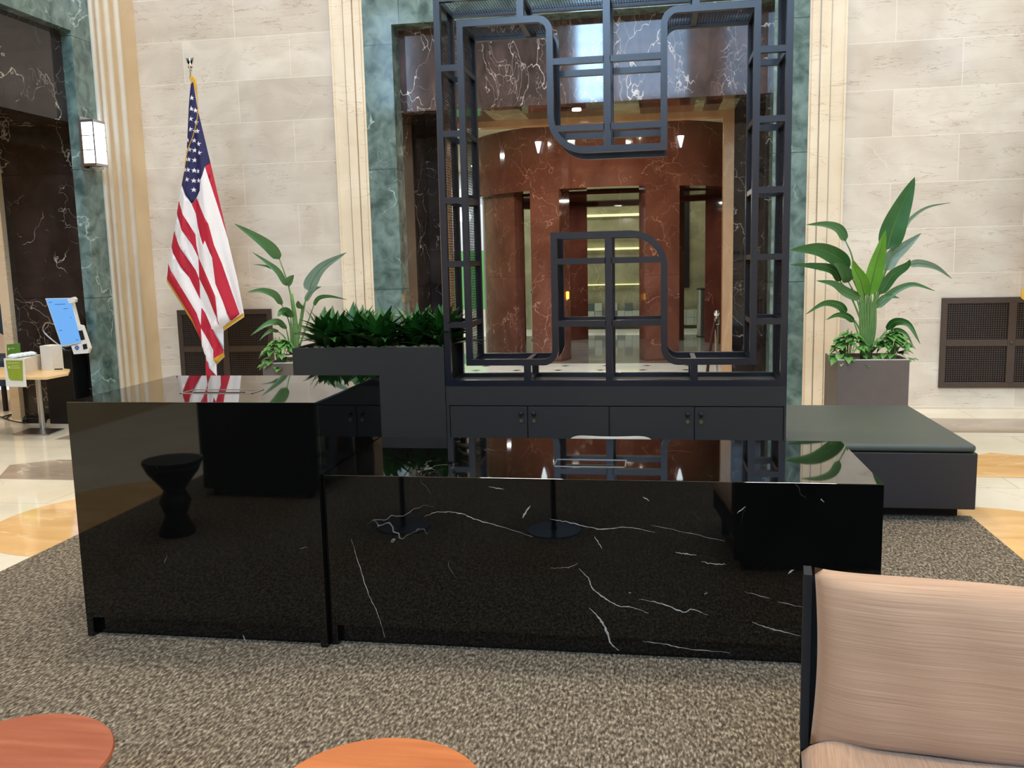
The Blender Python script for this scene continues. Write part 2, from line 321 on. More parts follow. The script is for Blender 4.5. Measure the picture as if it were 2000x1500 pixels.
# ------------------------------------------------------------------ the hall
YW, XL, XR, YB, ZC = 9.5, -5.71, 12.0, -12.0, 14.0
F = MB(); F.box(-12, XR+.5, YB-.5, 10.8, -.1, 0)
zz = .0012
def inlay(pts, mi, z=zz): F.poly([(p[0], p[1], z) for p in pts], mi)
inlay([(-4.6, 8.25), (XR, 8.27), (XR, 8.96), (-4.6, 8.96)], 1)
inlay([(-5.1, 6.05), (-4.45, 6.05), (-4.45, 6.72), (-5.05, 6.72), (-5.35, 6.5)], 1)
inlay([(XL, 7.55), (-5.3, 7.55), (-5.3, 8.2), (XL, 8.2)], 1)
for cx, cy in ((-3.48, 5.08), (1.87, 5.08), (-3.48, 1.3), (1.87, 1.3)):
    inlay([(cx+.73*math.cos(a*PI/32), cy+.73*math.sin(a*PI/32)) for a in range(64)], 2)
inlay([(2.6, 7.42), (2.0, 7.0), (1.9, 6.62), (2.9, 6.58), (3.6, 7.0)], 2)
inlay([(-4.2, 7.42), (-3.7, 7.0), (-3.5, 6.62), (-4.3, 6.7)], 2)
struct('floor', F, [M_cream, M_greyb, M_gold])
F2 = MB(); F2.box(-8, 4, 10.8, 21.4, -.1, 0, 0)
F2.poly([(-8, 13.6, zz), (4, 13.6, zz), (4, 18.6, zz), (-8, 18.6, zz)], 1)
for r, (y0, y1) in enumerate(((12.77, 0), (13.3, 0), (12.2, 0), (11.6, 0), (11.0, 0))):
    for i in range(-9, 8):
        cx = -.82+i*.61 + (0 if r % 2 == 0 else .05); F2.poly([(cx-.07, y0, zz), (cx, y0-.07, zz), (cx+.07, y0, zz), (cx, y0+.07, zz)], 2)
struct('floor', F2, [M_white, M_grey, M_blackp])
cp = MB(); cp.box(-3.48, 1.86, -3.5, 5.57, 0, .012)
tag(cp.build('carpet', M_carpet, bevel=.004), 'large brown-grey loop carpet laid on the marble floor beneath the black desks', 'carpet')

# back wall with the tall passage opening between green marble frames
GX0, GX1, PX0, PX1, ZH = -3.09, 1.475, -2.775, 1.14, 4.09
B = MB(); wall(B, XL, XR, 0, ZC, [(GX0, GX1, 0, 4.42)], YW, 'y')
struct('wall_back', B, M_beige)
tr = MB()                                                     # fluted beige pilasters either side of the frame
for s, x0 in ((-1, GX0), (1, GX1)):
    for k, (a, w, d) in enumerate(((.0, .02, .015), (.02, .07, .045), (.09, .012, .02), (.102, .09, .06), (.192, .014, .025), (.206, .12, .04), (.326, .02, .055))):
        lo, hi = x0+s*a, x0+s*(a+w); tr.box(min(lo, hi), max(lo, hi), YW-d, YW+.01, 0, ZC)
struct('trim_1', tr, M_beige2)
gf = MB()
gf.box(GX0, PX0, YW-.01, 9.78, 0, 4.42).box(PX1, GX1, YW-.01, 9.78, 0, 4.42).box(PX0, PX1, YW-.01, 9.78, ZH, 4.42)
struct('trim_2', gf, M_green)
hd = MB(); hd.box(PX0-.1, PX1+.1, 9.75, 9.95, 3.235, 4.5)
struct('wall_header', hd, M_brown)
pw = MB(); pw.box(-3.1, PX0, 9.78, 10.85, 0, 3.3).box(1.10, 1.45, 9.78, 10.85, 0, 3.3)       # passage sides
pw.box(-2.775, -2.62, 10.8, 10.95, 0, 3.6).box(.862, 1.2, 10.8, 10.95, 0, 3.6).box(-3.1, 1.45, 10.84, 10.95, 3.27, 4.2)
struct('wall_passage', pw, M_brownd)
so = MB()
xs = [-2.775, -1.9, -1.5, -.55, -.2, .1, .4, .5, .68, .86, 1.14]
for k, (a, b) in enumerate(zip(xs, xs[1:])): so.box(a, b, 9.94, 10.84, 3.24, 3.3, [0, 1, 0, 1, 0, 2, 1, 0, 1, 0][k])
struct('ceiling_passage', so, [M_brownd, M_khaki, M_red])
tt = MB(); tt.box(-2.62, -2.505, 10.72, 10.9, 0, 3.25).box(.745, .862, 10.72, 10.9, 0, 3.25).box(-2.505, .745, 10.72, 10.9, 3.17, 3.25)
struct('trim_3', tt, M_orange)
c2 = MB(); c2.box(-8, 4, 10.95, 21.4, 3.63, 3.75)
struct('ceiling_vestibule', c2, M_ceil)
vw = MB(); vw.box(-8.1, -8, 10.85, 21.4, 0, 3.7).box(4, 4.1, 10.85, 21.4, 0, 3.7).box(-8, -3.1, 10.8, 10.95, 0, 3.7).box(1.45, 4, 10.8, 10.95, 0, 3.7)
struct('wall_vestibule', vw, M_khaki)
# round red marble core
CX, CY, RR = -.80, 16.25, 2.5
def arcwall(mb, a0, a1, r0, r1, z0, z1, mi=0, step=2.5):
    n = max(1, int(abs(a1-a0)/step)); P = []
    for i in range(n+1): a = math.radians(a0+(a1-a0)*i/n); P.append((CX+math.sin(a)*r1, CY-math.cos(a)*r1, z0))
    for i in range(n, -1, -1): a = math.radians(a0+(a1-a0)*i/n); P.append((CX+math.sin(a)*r0, CY-math.cos(a)*r0, z0))
    for i in range(n): mb.prism([P[i], P[i+1], P[2*n+1-i-1], P[2*n+1-i]], (0, 0, z1-z0), mi)
dr = MB(); arcwall(dr, -88, 88, 2.1, RR, 2.665, 3.64)
struct('wall_rotunda', dr, M_red, smooth=False)
pr = MB()
arcwall(pr, -28, -16.2, 2.08, RR, 0, 2.67); arcwall(pr, 14.2, 26.8, 2.08, RR, 0, 2.67)
arcwall(pr, -66, -38.5, 2.2, RR-.12, 0, 2.67)
struct('wall_rotunda_piers', pr, M_red)
ip = MB()                                                     # inner red walls behind the openings
def slab(p, q, z0, z1, t=.25):
    p = Vector((*p, z0)); q = Vector((*q, z0)); d = (q-p).normalized(); nn = Vector((-d.y, d.x, 0))*t; ip.prism([p, q, q+nn, p+nn], (0, 0, z1-z0))
slab((-2.86, 16.1), (-2.50, 16.92), 0, 2.66); slab((-1.95, 17.25), (-1.375, 17.8), 0, 2.66)
slab((-.23, 17.8), (.32, 17.25), 0, 2.66); slab((.86, 16.93), (1.9, 15.5), 0, 2.66)
slab((-1.375, 17.8), (-.23, 17.8), 2.6, 3.2); slab((-2.5, 16.92), (-1.95, 17.25), 2.55, 3.2); slab((.32, 17.25), (.86, 16.93), 2.6, 3.2)
ip.box(-3.3, 2, 15.2, 18, 2.66, 2.72)
struct('wall_inner_core', ip, M_red_shade)
bk = MB(); bk.box(-3.4, 4, 20.4, 20.6, 0, 3.7, 0).box(.50, .69, 20.36, 20.41, .9, 3.7, 1)
struct('wall_far', bk, [M_khaki, M_blackp])
led = MB()
for z, h in ((2.52, .05), (2.05, .035), (1.78, .045), (.99, .02)): led.box(-1.75, .45, 20.33, 20.4, z, z+h)
struct('trim_4', led, flat('lit_cove_edge', (240, 236, 180), .5, emit=(240, 236, 176), es=.8))
sw = MB(); sw.box(-8, -3.4, 20.4, 20.6, 0, 3.7)
struct('wall_side_lobby', sw, flat('pale_grey_plaster', (206, 212, 210), .7, noise=.05, nscale=3))
# mosaic blocks low on the far wall
mo = MB()
for i in range(26):
    x = -2.6+i*.17; rows = random.choice((2, 3, 3))
    for k in range(rows):
        mo.box(x, x+.165, 20.2-random.random()*.06, 20.35, .08+k*.17, .08+k*.17+.165, random.choice((0, 0, 0, 1)))
tag(mo.build('mosaic_bench', [flat('pale_block', (150, 160, 146), .4, noise=.1), flat('dark_block', (74, 84, 80), .4, noise=.1)]), 'low patchwork of pale and dark square blocks along the far khaki wall', 'block wall')

# left wall: fluted beige return, green marble frame and dark opening
LW = MB(); wall(LW, YB, YW, 0, ZC, [(4.0, 8.68, 0, 4.55)], XL, 'x')
struct('wall_left', LW, M_tan)
fl = MB()
fl.box(XL-.01, XL+.03, 8.66, 8.72, 0, ZC)
for y in (8.80, 8.965, 9.15): fl.tube([(XL-.004, y, 0), (XL-.004, y, ZC)], .042, 20)
struct('trim_5', fl, marble('highlit_marble_beads', (226, 214, 194), (238, 228, 210), (240, 232, 216), rough=.1, nscale=2, vamt=.2), smooth=True)  # bead highlights put into the colour, paler than the tan wall
lg = MB(); lg.box(XL-.11, XL+.004, 8.35, 8.67, 0, 4.55).box(XL-.11, XL+.004, 4.0, 4.33, 0, 4.55).box(XL-.11, XL+.004, 4.33, 8.35, 3.94, 4.55)
struct('trim_6', lg, M_green)
lh = MB(); lh.box(-6.0, -5.82, 4.0, 8.7, 3.07, 4.6)
struct('wall_left_header', lh, M_brownd)
ls = MB(); ls.box(-6.84, -5.82, 8.62, 8.8, 0, 4.0).box(-6.84, -5.82, 3.9, 4.0, 0, 4.0).box(-6.84, -6.0, 4, 8.62, 3.07, 3.12)
struct('wall_left_passage', ls, M_brownd)
lt = MB(); lt.box(-6.95, -6.84, 8.55, 8.8, 0, 4.0).box(-6.95, -6.84, 3.9, 4.05, 0, 4.0).box(-6.95, -6.84, 4.0, 8.6, 3.0, 3.2)
struct('trim_7', lt, M_beige2)
sr = MB(); sr.box(-11.1, -11, 3, 12, 0, 4.2).box(-11, -6.95, 11.9, 12, 0, 4.2).box(-11, -6.95, 3, 3.1, 0, 4.2).box(-6.95, -6.84, 8.8, 11.9, 0, 4.2)
struct('wall_side_room', sr, flat('warm_beige_plaster', (206, 176, 146), .7, noise=.06, nscale=3))
sc_ = MB(); sc_.box(-11, -5.82, 3, 12, 4.0, 4.1); struct('ceiling_side_room', sc_, M_ceil)
# rest of the hall behind the camera
RW = MB(); wall(RW, YB, YW, 0, ZC, [], XR, 'x'); struct('wall_right', RW, M_beige)
BW = MB(); wall(BW, XL, XR, 0, ZC, WINDOWS, YB, 'y'); struct('wall_rear', BW, M_beige)
CE = MB(); CE.box(XL-.3, XR+.3, YB-.3, YW+.6, ZC, ZC+.15); struct('ceiling', CE, M_ceilh)
M_mull = flat('dark_window_frame', (52, 50, 50), .5, noise=.1)
for k, (x0, x1, z0, z1) in enumerate(WINDOWS):  # frames the added high row as well
    w_ = MB(); t = .035
    w_.box(x0, x0+t, YB-.1, YB+.02, z0, z1).box(x1-t, x1, YB-.1, YB+.02, z0, z1).box(x0+t, x1-t, YB-.1, YB+.02, z0, z0+t).box(x0+t, x1-t, YB-.1, YB+.02, z1-t, z1)
    nx = max(1, round((x1-x0)/.42)); nz = round((z1-z0)/.5)
    for i in range(1, nx): x = x0+(x1-x0)*i/nx; w_.box(x-.015, x+.015, YB-.06, YB-.02, z0, z1)
    for i in range(1, nz): z = z0+(z1-z0)*i/nz; w_.box(x0, x1, YB-.06, YB-.02, z-.015, z+.015)
    struct('window_%d' % (k+1), w_, M_mull)

# ------------------------------------------------------------------ small lights on walls
def sconce(loc, rz, label, power=0):
    t = thing('wall_lantern', label, 'wall lamp', loc, None, rz)          # faces local +x
    a = MB(); a.box(.0, .02, -.1, .1, -.26, .26).box(.02, .16, -.10, .10, .2, .225).box(.02, .16, -.10, .10, -.225, -.2)
    for y in (-.1, .09):
        for x in (.02, .15): a.box(x, x+.01, y, y+.01, -.2, .2)
        for z in (-.07, .07): a.box(.02, .16, y, y+.01, z-.004, z+.004)
    a.lathe([(.06, -.225), (.075, -.245), (.02, -.28)], (.09, 0, 0), 16)
    a.build('frame', M_steel, t)
    g = MB(); g.box(.03, .15, -.088, .088, -.198, .198); g.build('glass_shade', M_lamp, t)
    return t
sconce((XL+.01, 8.43, 2.86), 0, 'lit boxy metal wall lantern on the green marble pilaster at left')
for k, (x, z) in enumerate(((7.7, 4.15), (8.9, 4.3), (10.48, 4.85))): sconce((x, YB+.01, z), PI/2, ['lit wall lantern on the rear wall, nearest the tall centre window', 'lit wall lantern on the rear wall between two others', 'lit wall lantern on the rear wall, highest of three'][k])
dl = MB(); dl.lathe([(.05, 0), (.05, .01)], (-.89, 10.19, 3.228), 20)
tag(dl.build('ceiling_downlight', M_down), 'small round lit downlight in the dark soffit of the passage', 'downlight')
for k, (px, py) in enumerate(((1030, 270), (1338, 255))):
    p = atY(px, py, 13.62 if k == 0 else 13.85); a = math.atan2(p.x-CX, CY-p.y); c = (CX+math.sin(a)*(RR+.05), CY-math.cos(a)*(RR+.05))
    t = thing('cone_lamp', ['white cone wall lamp high on the red drum, left one', 'white cone wall lamp high on the red drum, right one'][k], 'wall lamp', (c[0], c[1], 3.33))
    MB().lathe([(.012, -.11), (.05, .05), (.05, .06)], (0, 0, 0), 16).build('shade', flat('lit_white_cone', (230, 240, 245), .4, emit=(220, 236, 245), es=1.6), t)
    MB().box(-.012, .012, .0, .06, .0, .03).build('bracket', M_steel, t)

# ------------------------------------------------------------------ black marble desks
def desk(name, label, x0, x1, y0, y1, h, left_kick, veins, hatch, hmat, left_leg=True):
    t = thing(name, label, 'desk', (x0, y0, 0)); o = Vector((x0, y0, 0))
    def P(mb, nm, m, **k): ob = mb.build(nm, m, t, **k); ob.location = -o; return ob
    th = .03
    f = MB(); f.box(x0, x1, y0, y0+th-.001, .1, h-.0045)
    for pts, w in veins:                                     # white veins of the slab
        c = smooth_curve([atY(x, y, y0-.0004) for x, y in pts], 8*(len(pts)-1)); L_ = []; R_ = []
        for i, p in enumerate(c):
            d = (c[min(i+1, len(c)-1)]-c[max(i-1, 0)]).normalized(); n = Vector((-d.z, 0, d.x)); ww = w/FPX*y0*.36*(.25+.75*math.sin(PI*min(1, (i+.6)/(len(c)))))*random.uniform(.5, 1.3)
            j = Vector((random.uniform(-1, 1), 0, random.uniform(-1, 1)))*.0018; L_.append(p+n*ww+j); R_.append(p-n*ww+j)
        for i in range(len(c)-1): f.poly([L_[i], L_[i+1], R_[i+1], R_[i]], 1)
    P(f, 'front_panel', [M_black, M_veinw])
    tp = MB(); tp.box(x0, x1, y0, y1, h-.004, h); P(tp, 'top', M_blacktop, bevel=.001)
    for a in (0, 1):
        s = MB(); xa = x0 if a == 0 else x1-th; s.box(xa, xa+th, y0+th, y1, .013, h-.0045).box(xa, xa+th, y0, y0+th, .013, .0995); P(s, 'side_panel', M_black, bevel=.001)
    k = MB(); k.box(x0+th+.001, x1-th-.001, y0+.04, y0+.06, .013, .1); P(k, 'toe_kick', M_black)
    hx0, hx1, hy0, hy1 = hatch; q = MB(); w = .006
    q.box(hx0, hx1, hy0, hy0+w, h, h+.002).box(hx0, hx1, hy1-w, hy1, h, h+.002).box(hx0, hx0+w, hy0, hy1, h, h+.002).box(hx1-w, hx1, hy0, hy1, h, h+.002)
    q.box(hx0+.05, hx1-.05, hy0+.02, hy0+.035, h, h+.003, 1)
    P(q, 'cable_hatch', [M_steel, M_blackp]); return t
X0, X1, DY0, DY1, DH = -2.465, -1.362, 3.357, 4.204, 1.0513
desk('reception_counter', 'tall polished black marble counter in front of the flag', X0, X1, DY0, DY1, DH, True,
     [([(474, 1240), (482, 1257)], 3), ([(586, 1072), (600, 1068)], .8), ([(320, 1100), (326, 1085)], .8)], (-2.08, -1.74, 3.59, 3.71), M_steel)
LV = [([(686, 1052), (702, 1105), (720, 1160), (738, 1200), (752, 1245)], 2.0),
      ([(828, 1009), (855, 1000), (900, 1003), (930, 1015), (985, 1030), (1040, 1048)], 2.2), ([(1020, 1012), (1026, 1002), (1036, 988)], 4.5),
      ([(1075, 1014), (1100, 1018), (1127, 1024), (1172, 1033), (1226, 1030), (1280, 1040)], 2.6),
      ([(1152, 1188), (1172, 1210), (1185, 1233), (1192, 1255), (1208, 1270)], 6),
      ([(1131, 1111), (1149, 1129), (1156, 1147), (1176, 1165), (1208, 1183), (1235, 1186), (1266, 1197)], 3.4),
      ([(1248, 1170), (1293, 1179), (1334, 1195), (1352, 1190), (1383, 1202)], 3.4), ([(1469, 1215), (1496, 1225), (1523, 1232), (1563, 1242)], 3.2),
      ([(1320, 1079), (1340, 1082), (1361, 1084)], 3), ([(1370, 1097), (1390, 1101), (1417, 1102)], 3),
      ([(1255, 1253), (1302, 1259), (1343, 1267), (1426, 1275)], 2.4), ([(1518, 1175), (1568, 1186)], 1.4), ([(1455, 1156), (1505, 1169)], 1.2),
      ([(1161, 1048), (1176, 1071)], 2.6), ([(1271, 1026), (1340, 1040), (1415, 1057)], 1), ([(955, 950), (985, 956)], 2), ([(1255, 970), (1268, 978)], 3),
      ([(1440, 1002), (1456, 990)], 3), ([(1602, 974), (1610, 981)], 3), ([(1540, 1120), (1550, 1112)], 4), ([(1228, 1157), (1233, 1159)], 3), ([(1375, 1160), (1382, 1158)], 3),
      ([(1130, 1100), (1110, 1108), (1075, 1110)], 1.4), ([(700, 1262), (718, 1255)], 1.2)]
desk('reception_desk', 'long low black marble desk with white veins, right of the tall counter', X1+.004, .827, 3.389, 4.181, .7453, False, LV, (-.432, -.13, 3.6, 3.735), M_steel)

# ------------------------------------------------------------------ credenza with lattice screen
SY0, SY1, SX0, SX1 = 5.42, 5.82, -1.323, .755
t = thing('storage_credenza', 'low charcoal cabinet with four locking doors under the blue-black lattice screen', 'cabinet', (SX0, SY0, 0))
def CP(mb, nm, m, par, off=(SX0, SY0, 0), **k): ob = mb.build(nm, m, par, **k); ob.location = -Vector(off) if off else (0, 0, 0); return ob
b = MB(); b.box(SX0, SX1, SY0+.02, SY1+.06, .06, .82).box(SX0, SX1, SY0, SY0+.02, .70, .82).box(SX0, SX1, SY0, SY0+.02, .06, .16).box(SX0, -1.303, SY0, SY0+.02, .16, .70).box(.742, SX1, SY0, SY0+.02, .16, .70)
CP(b, 'body', M_char, t)
CP(MB().box(SX0+.04, SX1-.04, SY0+.16, SY1, .0, .06), 'plinth', M_blackp, t)
dx = [-1.301, -.804, -.296, .218, .740]
for i in range(4):
    d = CP(MB().box(dx[i]+.003, dx[i+1]-.003, SY0-.002, SY0+.018, .165, .693), 'door', M_char, t, bevel=.0015)
    kx = dx[i+1]-.04 if i in (0, 2) else dx[i]+.04
    CP(MB().lathe([(.011, 0), (.015, -.012), (.013, -.022), (.004, -.025)], (kx, SY0-.002, .652), 20, axis='y'), 'knob', M_blackp, d, None)
    lk = MB().lathe([(.012, 0), (.012, -.006), (.007, -.006), (.007, -.003)], (kx, SY0-.002, .604), 20, axis='y'); CP(lk, 'lock', M_glassb, d, None)

scr = thing('lattice_screen', 'tall open blue-black metal lattice screen with wire mesh sides, standing on the cabinet', 'screen', (SX0, SY0, .82))
SO = (SX0, SY0, .82)
def fillet(pts, rad, closed=True):
    out = []; n = len(pts)
    for i in range(n):
        p = Vector(pts[i]); a = Vector(pts[i-1]); b = Vector(pts[(i+1) % n]); r = rad[i]
        if r <= 0: out.append(p); continue
        u = (a-p).normalized(); v = (b-p).normalized(); c = p+(u+v)*r
        a0 = math.atan2((p+u*r-c).y, (p+u*r-c).x); a1 = math.atan2((p+v*r-c).y, (p+v*r-c).x); d = (a1-a0+PI) % (2*PI)-PI; m = 10
        for k in range(m+1): an = a0+d*k/m; out.append(c+Vector((math.cos(an), math.sin(an)))*r)
    return out
def offset(path, d):
    n = len(path); out = []
    for i in range(n):
        a, p, b = path[i-1], path[i], path[(i+1) % n]
        e1 = (p-a).normalized(); e2 = (b-p).normalized(); n1 = Vector((e1.y, -e1.x)); n2 = Vector((e2.y, -e2.x)); m = (n1+n2)
        out.append(p + m*(d/max(.3, m.dot(n1))))
    return out
def frame(mb, path, w, y0, y1):                              # closed bar of width w following a path in x,z
    A, B_ = offset(path, -w/2), offset(path, w/2); n = len(path)
    for i in range(n):
        j = (i+1) % n; a, b_, c, d = A[i], A[j], B_[j], B_[i]
        for y in (y0, y1): mb.poly([(a.x, y, a.y), (b_.x, y, b_.y), (c.x, y, c.y), (d.x, y, d.y)])
        mb.poly([(a.x, y0, a.y), (b_.x, y0, b_.y), (b_.x, y1, b_.y), (a.x, y1, a.y)]); mb.poly([(d.x, y0, d.y), (c.x, y0, c.y), (c.x, y1, c.y), (d.x, y1, d.y)])
BW_ = .038; hb = BW_/2
outer = [Vector(p) for p in ((SX0+hb, .82+hb), (SX1-hb, .82+hb), (SX1-hb, 3.17-hb), (SX0+hb, 3.17-hb))]
rx0, rx1, rz0, rz1 = -1.175+hb-.01, .577-hb, .951+hb, 3.02-hb
ax0, ax1, az = -.642+hb, .057-hb, 1.76-hb                     # arch below
ux0, ux1, uz = -.648+hb, .055-hb, 2.222+hb                    # cup above
rib = [(rx0, rz0), (ax0, rz0), (ax0, az), (ax1, az), (ax1, rz0), (rx1, rz0), (rx1, rz1), (ux1, rz1), (ux1, uz), (ux0, uz), (ux0, rz1), (rx0, rz1)]
rad = [0, .075, 0, .2, .085, 0, 0, .08, 0, .2, .075, 0]
ribbon = fillet(rib, rad)
for nm, path in (('outer_frame', outer), ('curved_frame', ribbon)):
    for y0 in (SY0, SY1-.04):
        mb = MB(); frame(mb, path, BW_, y0, y0+.04); CP(mb, nm, M_screen, scr, SO)
cxm = -.294; lv = [2.752, 2.368, 1.970, 1.585, 1.207]
e = hb-.001
segs = []                                                      # straight bars (x0,x1,z0,z1) repeated in front and back
V = lambda x, z0, z1: segs.append((x-hb, x+hb, z0, z1)); Hh = lambda z, x0, x1: segs.append((x0, x1, z-hb*.95, z+hb*.95))
V(cxm, uz+hb, 3.17-BW_); V(cxm, .82+BW_, az-hb)
for x in (-.80, .215): V(x, .82+BW_, rz0-hb); V(x, rz1+hb, 3.17-BW_)
for z in lv: Hh(z, SX0+BW_, rx0-hb); Hh(z, rx1+hb, SX1-BW_)
for z in lv[:2]: Hh(z, ux0+hb, cxm-hb); Hh(z, cxm+hb, ux1-hb)
for z in lv[3:]: Hh(z, ax0+hb, cxm-hb); Hh(z, cxm+hb, ax1-hb)
for y0 in (SY0+.001, SY1-.039):
    for s_ in segs: CP(MB().box(s_[0]-.002, s_[1]+.002, y0, y0+.038, s_[2], s_[3]), 'crossbar', M_screen, scr, SO)
def dbar(x, z, w=.03): CP(MB().box(x-w/2, x+w/2, SY0+.04, SY1-.04, z-w/2, z+w/2), 'depth_bar', M_screen, scr, SO)   # short bars joining front and back
for x in (SX0+hb, SX1-hb):
    for z in lv+[.84, 3.15]: dbar(x, z)
for x in (rx0, rx1):
    for z in lv+[rz0, rz1]: dbar(x, z)
for x in (-.80, .215): dbar(x, .84); dbar(x, rz0); dbar(x, rz1); dbar(x, 3.15)
dbar(cxm, .84); dbar(cxm, 3.15)
for z in lv[3:]: dbar(cxm, z, .034)
def meshwall(path, closed, pitch=.0165, w=.0014):             # woven wire between the two frames
    mb = MB(); n = len(path); pts = path+[path[0]] if closed else path; acc = 0
    ys = [SY0+.045+i*(SY1-SY0-.09)/16 for i in range(17)]
    for i in range(len(pts)-1):
        a, b_ = pts[i], pts[i+1]; d = b_-a; L_ = d.length
        if L_ < 1e-6: continue
        d = d/L_; nn = Vector((-d.y, d.x))
        for y in ys: mb.poly([(a.x, y-w, a.y), (b_.x, y-w, b_.y), (b_.x, y+w, b_.y), (a.x, y+w, a.y)]); q = nn*w; mb.poly([(a.x-q.x, y, a.y-q.y), (b_.x-q.x, y, b_.y-q.y), (b_.x+q.x, y, b_.y+q.y), (a.x+q.x, y, a.y+q.y)])
        s_ = pitch-acc
        while s_ < L_:
            p = a+d*s_; mb.poly([(p.x-d.x*w, SY0+.04, p.y-d.y*w), (p.x+d.x*w, SY0+.04, p.y+d.y*w), (p.x+d.x*w, SY1-.04, p.y+d.y*w), (p.x-d.x*w, SY1-.04, p.y-d.y*w)])
            q = nn*w; mb.poly([(p.x-q.x, SY0+.04, p.y-q.y), (p.x+q.x, SY0+.04, p.y+q.y), (p.x+q.x, SY1-.04, p.y+q.y), (p.x-q.x, SY1-.04, p.y-q.y)]); s_ += pitch
        acc = (acc+L_) % pitch
    return mb
oi = [outer[1], outer[2], outer[3], outer[0]]
CP(meshwall(oi, False), 'wire_mesh', M_mesh, scr, SO); CP(meshwall(ribbon, True), 'wire_mesh', M_mesh, scr, SO)
CP(MB().box(SX0+BW_, SX1-BW_, SY0+.04, SY1-.04, .822, .835), 'base_plate', M_char, scr, SO)

# ------------------------------------------------------------------ planter box with a row of plants
px0, pz = -2.334, 1.07
t = thing('planter_box', 'tall charcoal planter box left of the lattice screen', 'planter', (px0, SY0, 0))
b = MB(); b.box(px0, SX0-.004, SY0, SY0+.02, .014, pz).box(px0, SX0-.004, SY1, SY1+.02, 0.014, pz).box(px0, px0+.02, SY0+.02, SY1, 0.014, pz).box(SX0-.024, SX0-.004, SY0+.02, SY1, 0.014, pz)
CP(b, 'box', M_char, t, (px0, SY0, 0), bevel=.002)
CP(MB().box(px0+.021, SX0-.025, SY0+.021, SY1-.001, .9, 1.035), 'soil', M_soil, t, (px0, SY0, 0))
pb = MB()
for i in range(150):
    x, y = random.uniform(px0+.05, SX0-.06), random.uniform(SY0+.04, SY1-.04); r = random.uniform(.012, .024)
    pb.lathe([(.3*r, -.6*r), (.9*r, -.3*r), (r, 0), (.8*r, .45*r), (.3*r, .65*r)], (x, y, 1.04+r*.5), 8)
tag(pb.build('pebbles', M_pebble, smooth=True), 'small pale green pebbles covering the soil of the charcoal planter box', 'pebbles', None, 'stuff')
def blade(mb, base, dirv, length, width, droop, mi=0, n=7, cup=.25, twist=0):
    d = Vector(dirv).normalized(); side = d.cross(Vector((0, 0, 1)))
    side = side.normalized() if side.length > .05 else Vector((1, 0, 0)); p = Vector(base); st = length/n; rows = []
    for i in range(n+1):
        s = i/n; w = width*math.sin(PI*min(1, .12+.88*s)**.75)*.5; w = max(w, .001); nr = side.cross(d).normalized(); sd = (side*math.cos(twist)+nr*math.sin(twist))
        rows.append((p-sd*w+nr*w*cup, p.copy(), p+sd*w+nr*w*cup)); p = p+d*st; d = (d+Vector((0, 0, -droop*st))).normalized()
    i0 = len(mb.v)
    for r in rows: mb.v += [tuple(q) for q in r]
    for i in range(n):
        a = i0+i*3
        for k in (0, 1): mb.f.append([a+k, a+k+1, a+k+4, a+k+3]); mb.m.append(mi)
rowl = ['leftmost leafy green plant of the planter box row', 'second leafy green plant from the left in the planter box', 'middle leafy green plant in the planter box row', 'second leafy green plant from the right in the planter box', 'rightmost leafy green plant of the planter box, beside the lattice screen']
for k in range(5):
    cx, cy = -2.15+k*.195, SY0+.17+(.09 if k % 2 else 0)
    tt_ = thing('dracaena_plant', rowl[k], 'plant', (cx, cy, 1.035), 'leafy plants in the charcoal planter box')
    for h in range(4):
        ox, oy = random.uniform(-.06, .06), random.uniform(-.06, .07)
        if h == 0: ox = oy = 0
        lf = MB()
        for i in range(20):
            a = i*2.4+random.random()*.5; el = max(.35+.9*(i/20)+random.uniform(-.1, .1), .62 if math.sin(a) < -.2 else .3); ln = random.uniform(.2, .31)*(1.05-.2*(i/20))
            blade(lf, (ox, oy, .02+.06*(i/20)), (math.cos(a)*math.cos(el), math.sin(a)*math.cos(el), math.sin(el)), ln, random.uniform(.058, .084), random.uniform(1.0, 3.6), cup=.35)
        o = lf.build('foliage', M_drac, tt_, smooth=True)
    MB().tube([(0, 0, -.01), (0, 0, .08)], .012).build('stem', M_stemd, tt_)

# ------------------------------------------------------------------ bird of paradise plants
def bop_leaf(par, pts, Y, wpx, mat, org, petiole=None, bulge=.5, fold=.35, dY=0):
    P = [atY(x, y, Y + dY*i/(len(pts)-1)) for i, (x, y) in enumerate(pts)]; c = smooth_curve(P, 16); w = wpx/FPX*Y*.5; mb = MB(); n = len(c)
    def row(i):
        s = i/(n-1); ww = max(.0015, w*(math.sin(PI*s**bulge)**.75 if 0 < s < 1 else 0)); d = (c[min(i+1, n-1)]-c[max(i-1, 0)]).normalized()
        sd = d.cross(Vector((0, 1, 0))).normalized(); f = math.sin(s*9+w*90)*.06*ww
        return [c[i]-sd*ww+Vector((0, -ww*fold+f, 0)), c[i]-sd*ww*.5+Vector((0, -ww*fold*.25, 0)), c[i]+Vector((0, .0, 0)), c[i]+sd*ww*.5+Vector((0, -ww*fold*.25, 0)), c[i]+sd*ww+Vector((0, -ww*fold-f, 0))]
    i0 = 0
    for i in range(n): mb.v += [tuple(q) for q in row(i)]
    for i in range(n-1):
        for k in range(4): a = i*5+k; mb.f.append([a, a+1, a+6, a+5]); mb.m.append(0)
    rib_ = [p+Vector((0, -.002, 0)) for p in c]; mb.tube(rib_, [max(.0012, .0045*(1-i/n)) for i in range(n)], 6, 1)
    if petiole:
        q = smooth_curve([atY(x, y, Y+dy) for x, y, dy in petiole] + [P[0]], 12); mb.tube(q, [.011-.006*i/12 for i in range(13)], 7, 1)
    ob = mb.build('leaf', [mat, M_stemd], par, smooth=True); ob.location = -Vector(org)
    return ob
YP = 7.98
def c8(*p): return [(1540+x/3.75, 330+y/3.75) for x, y in p]
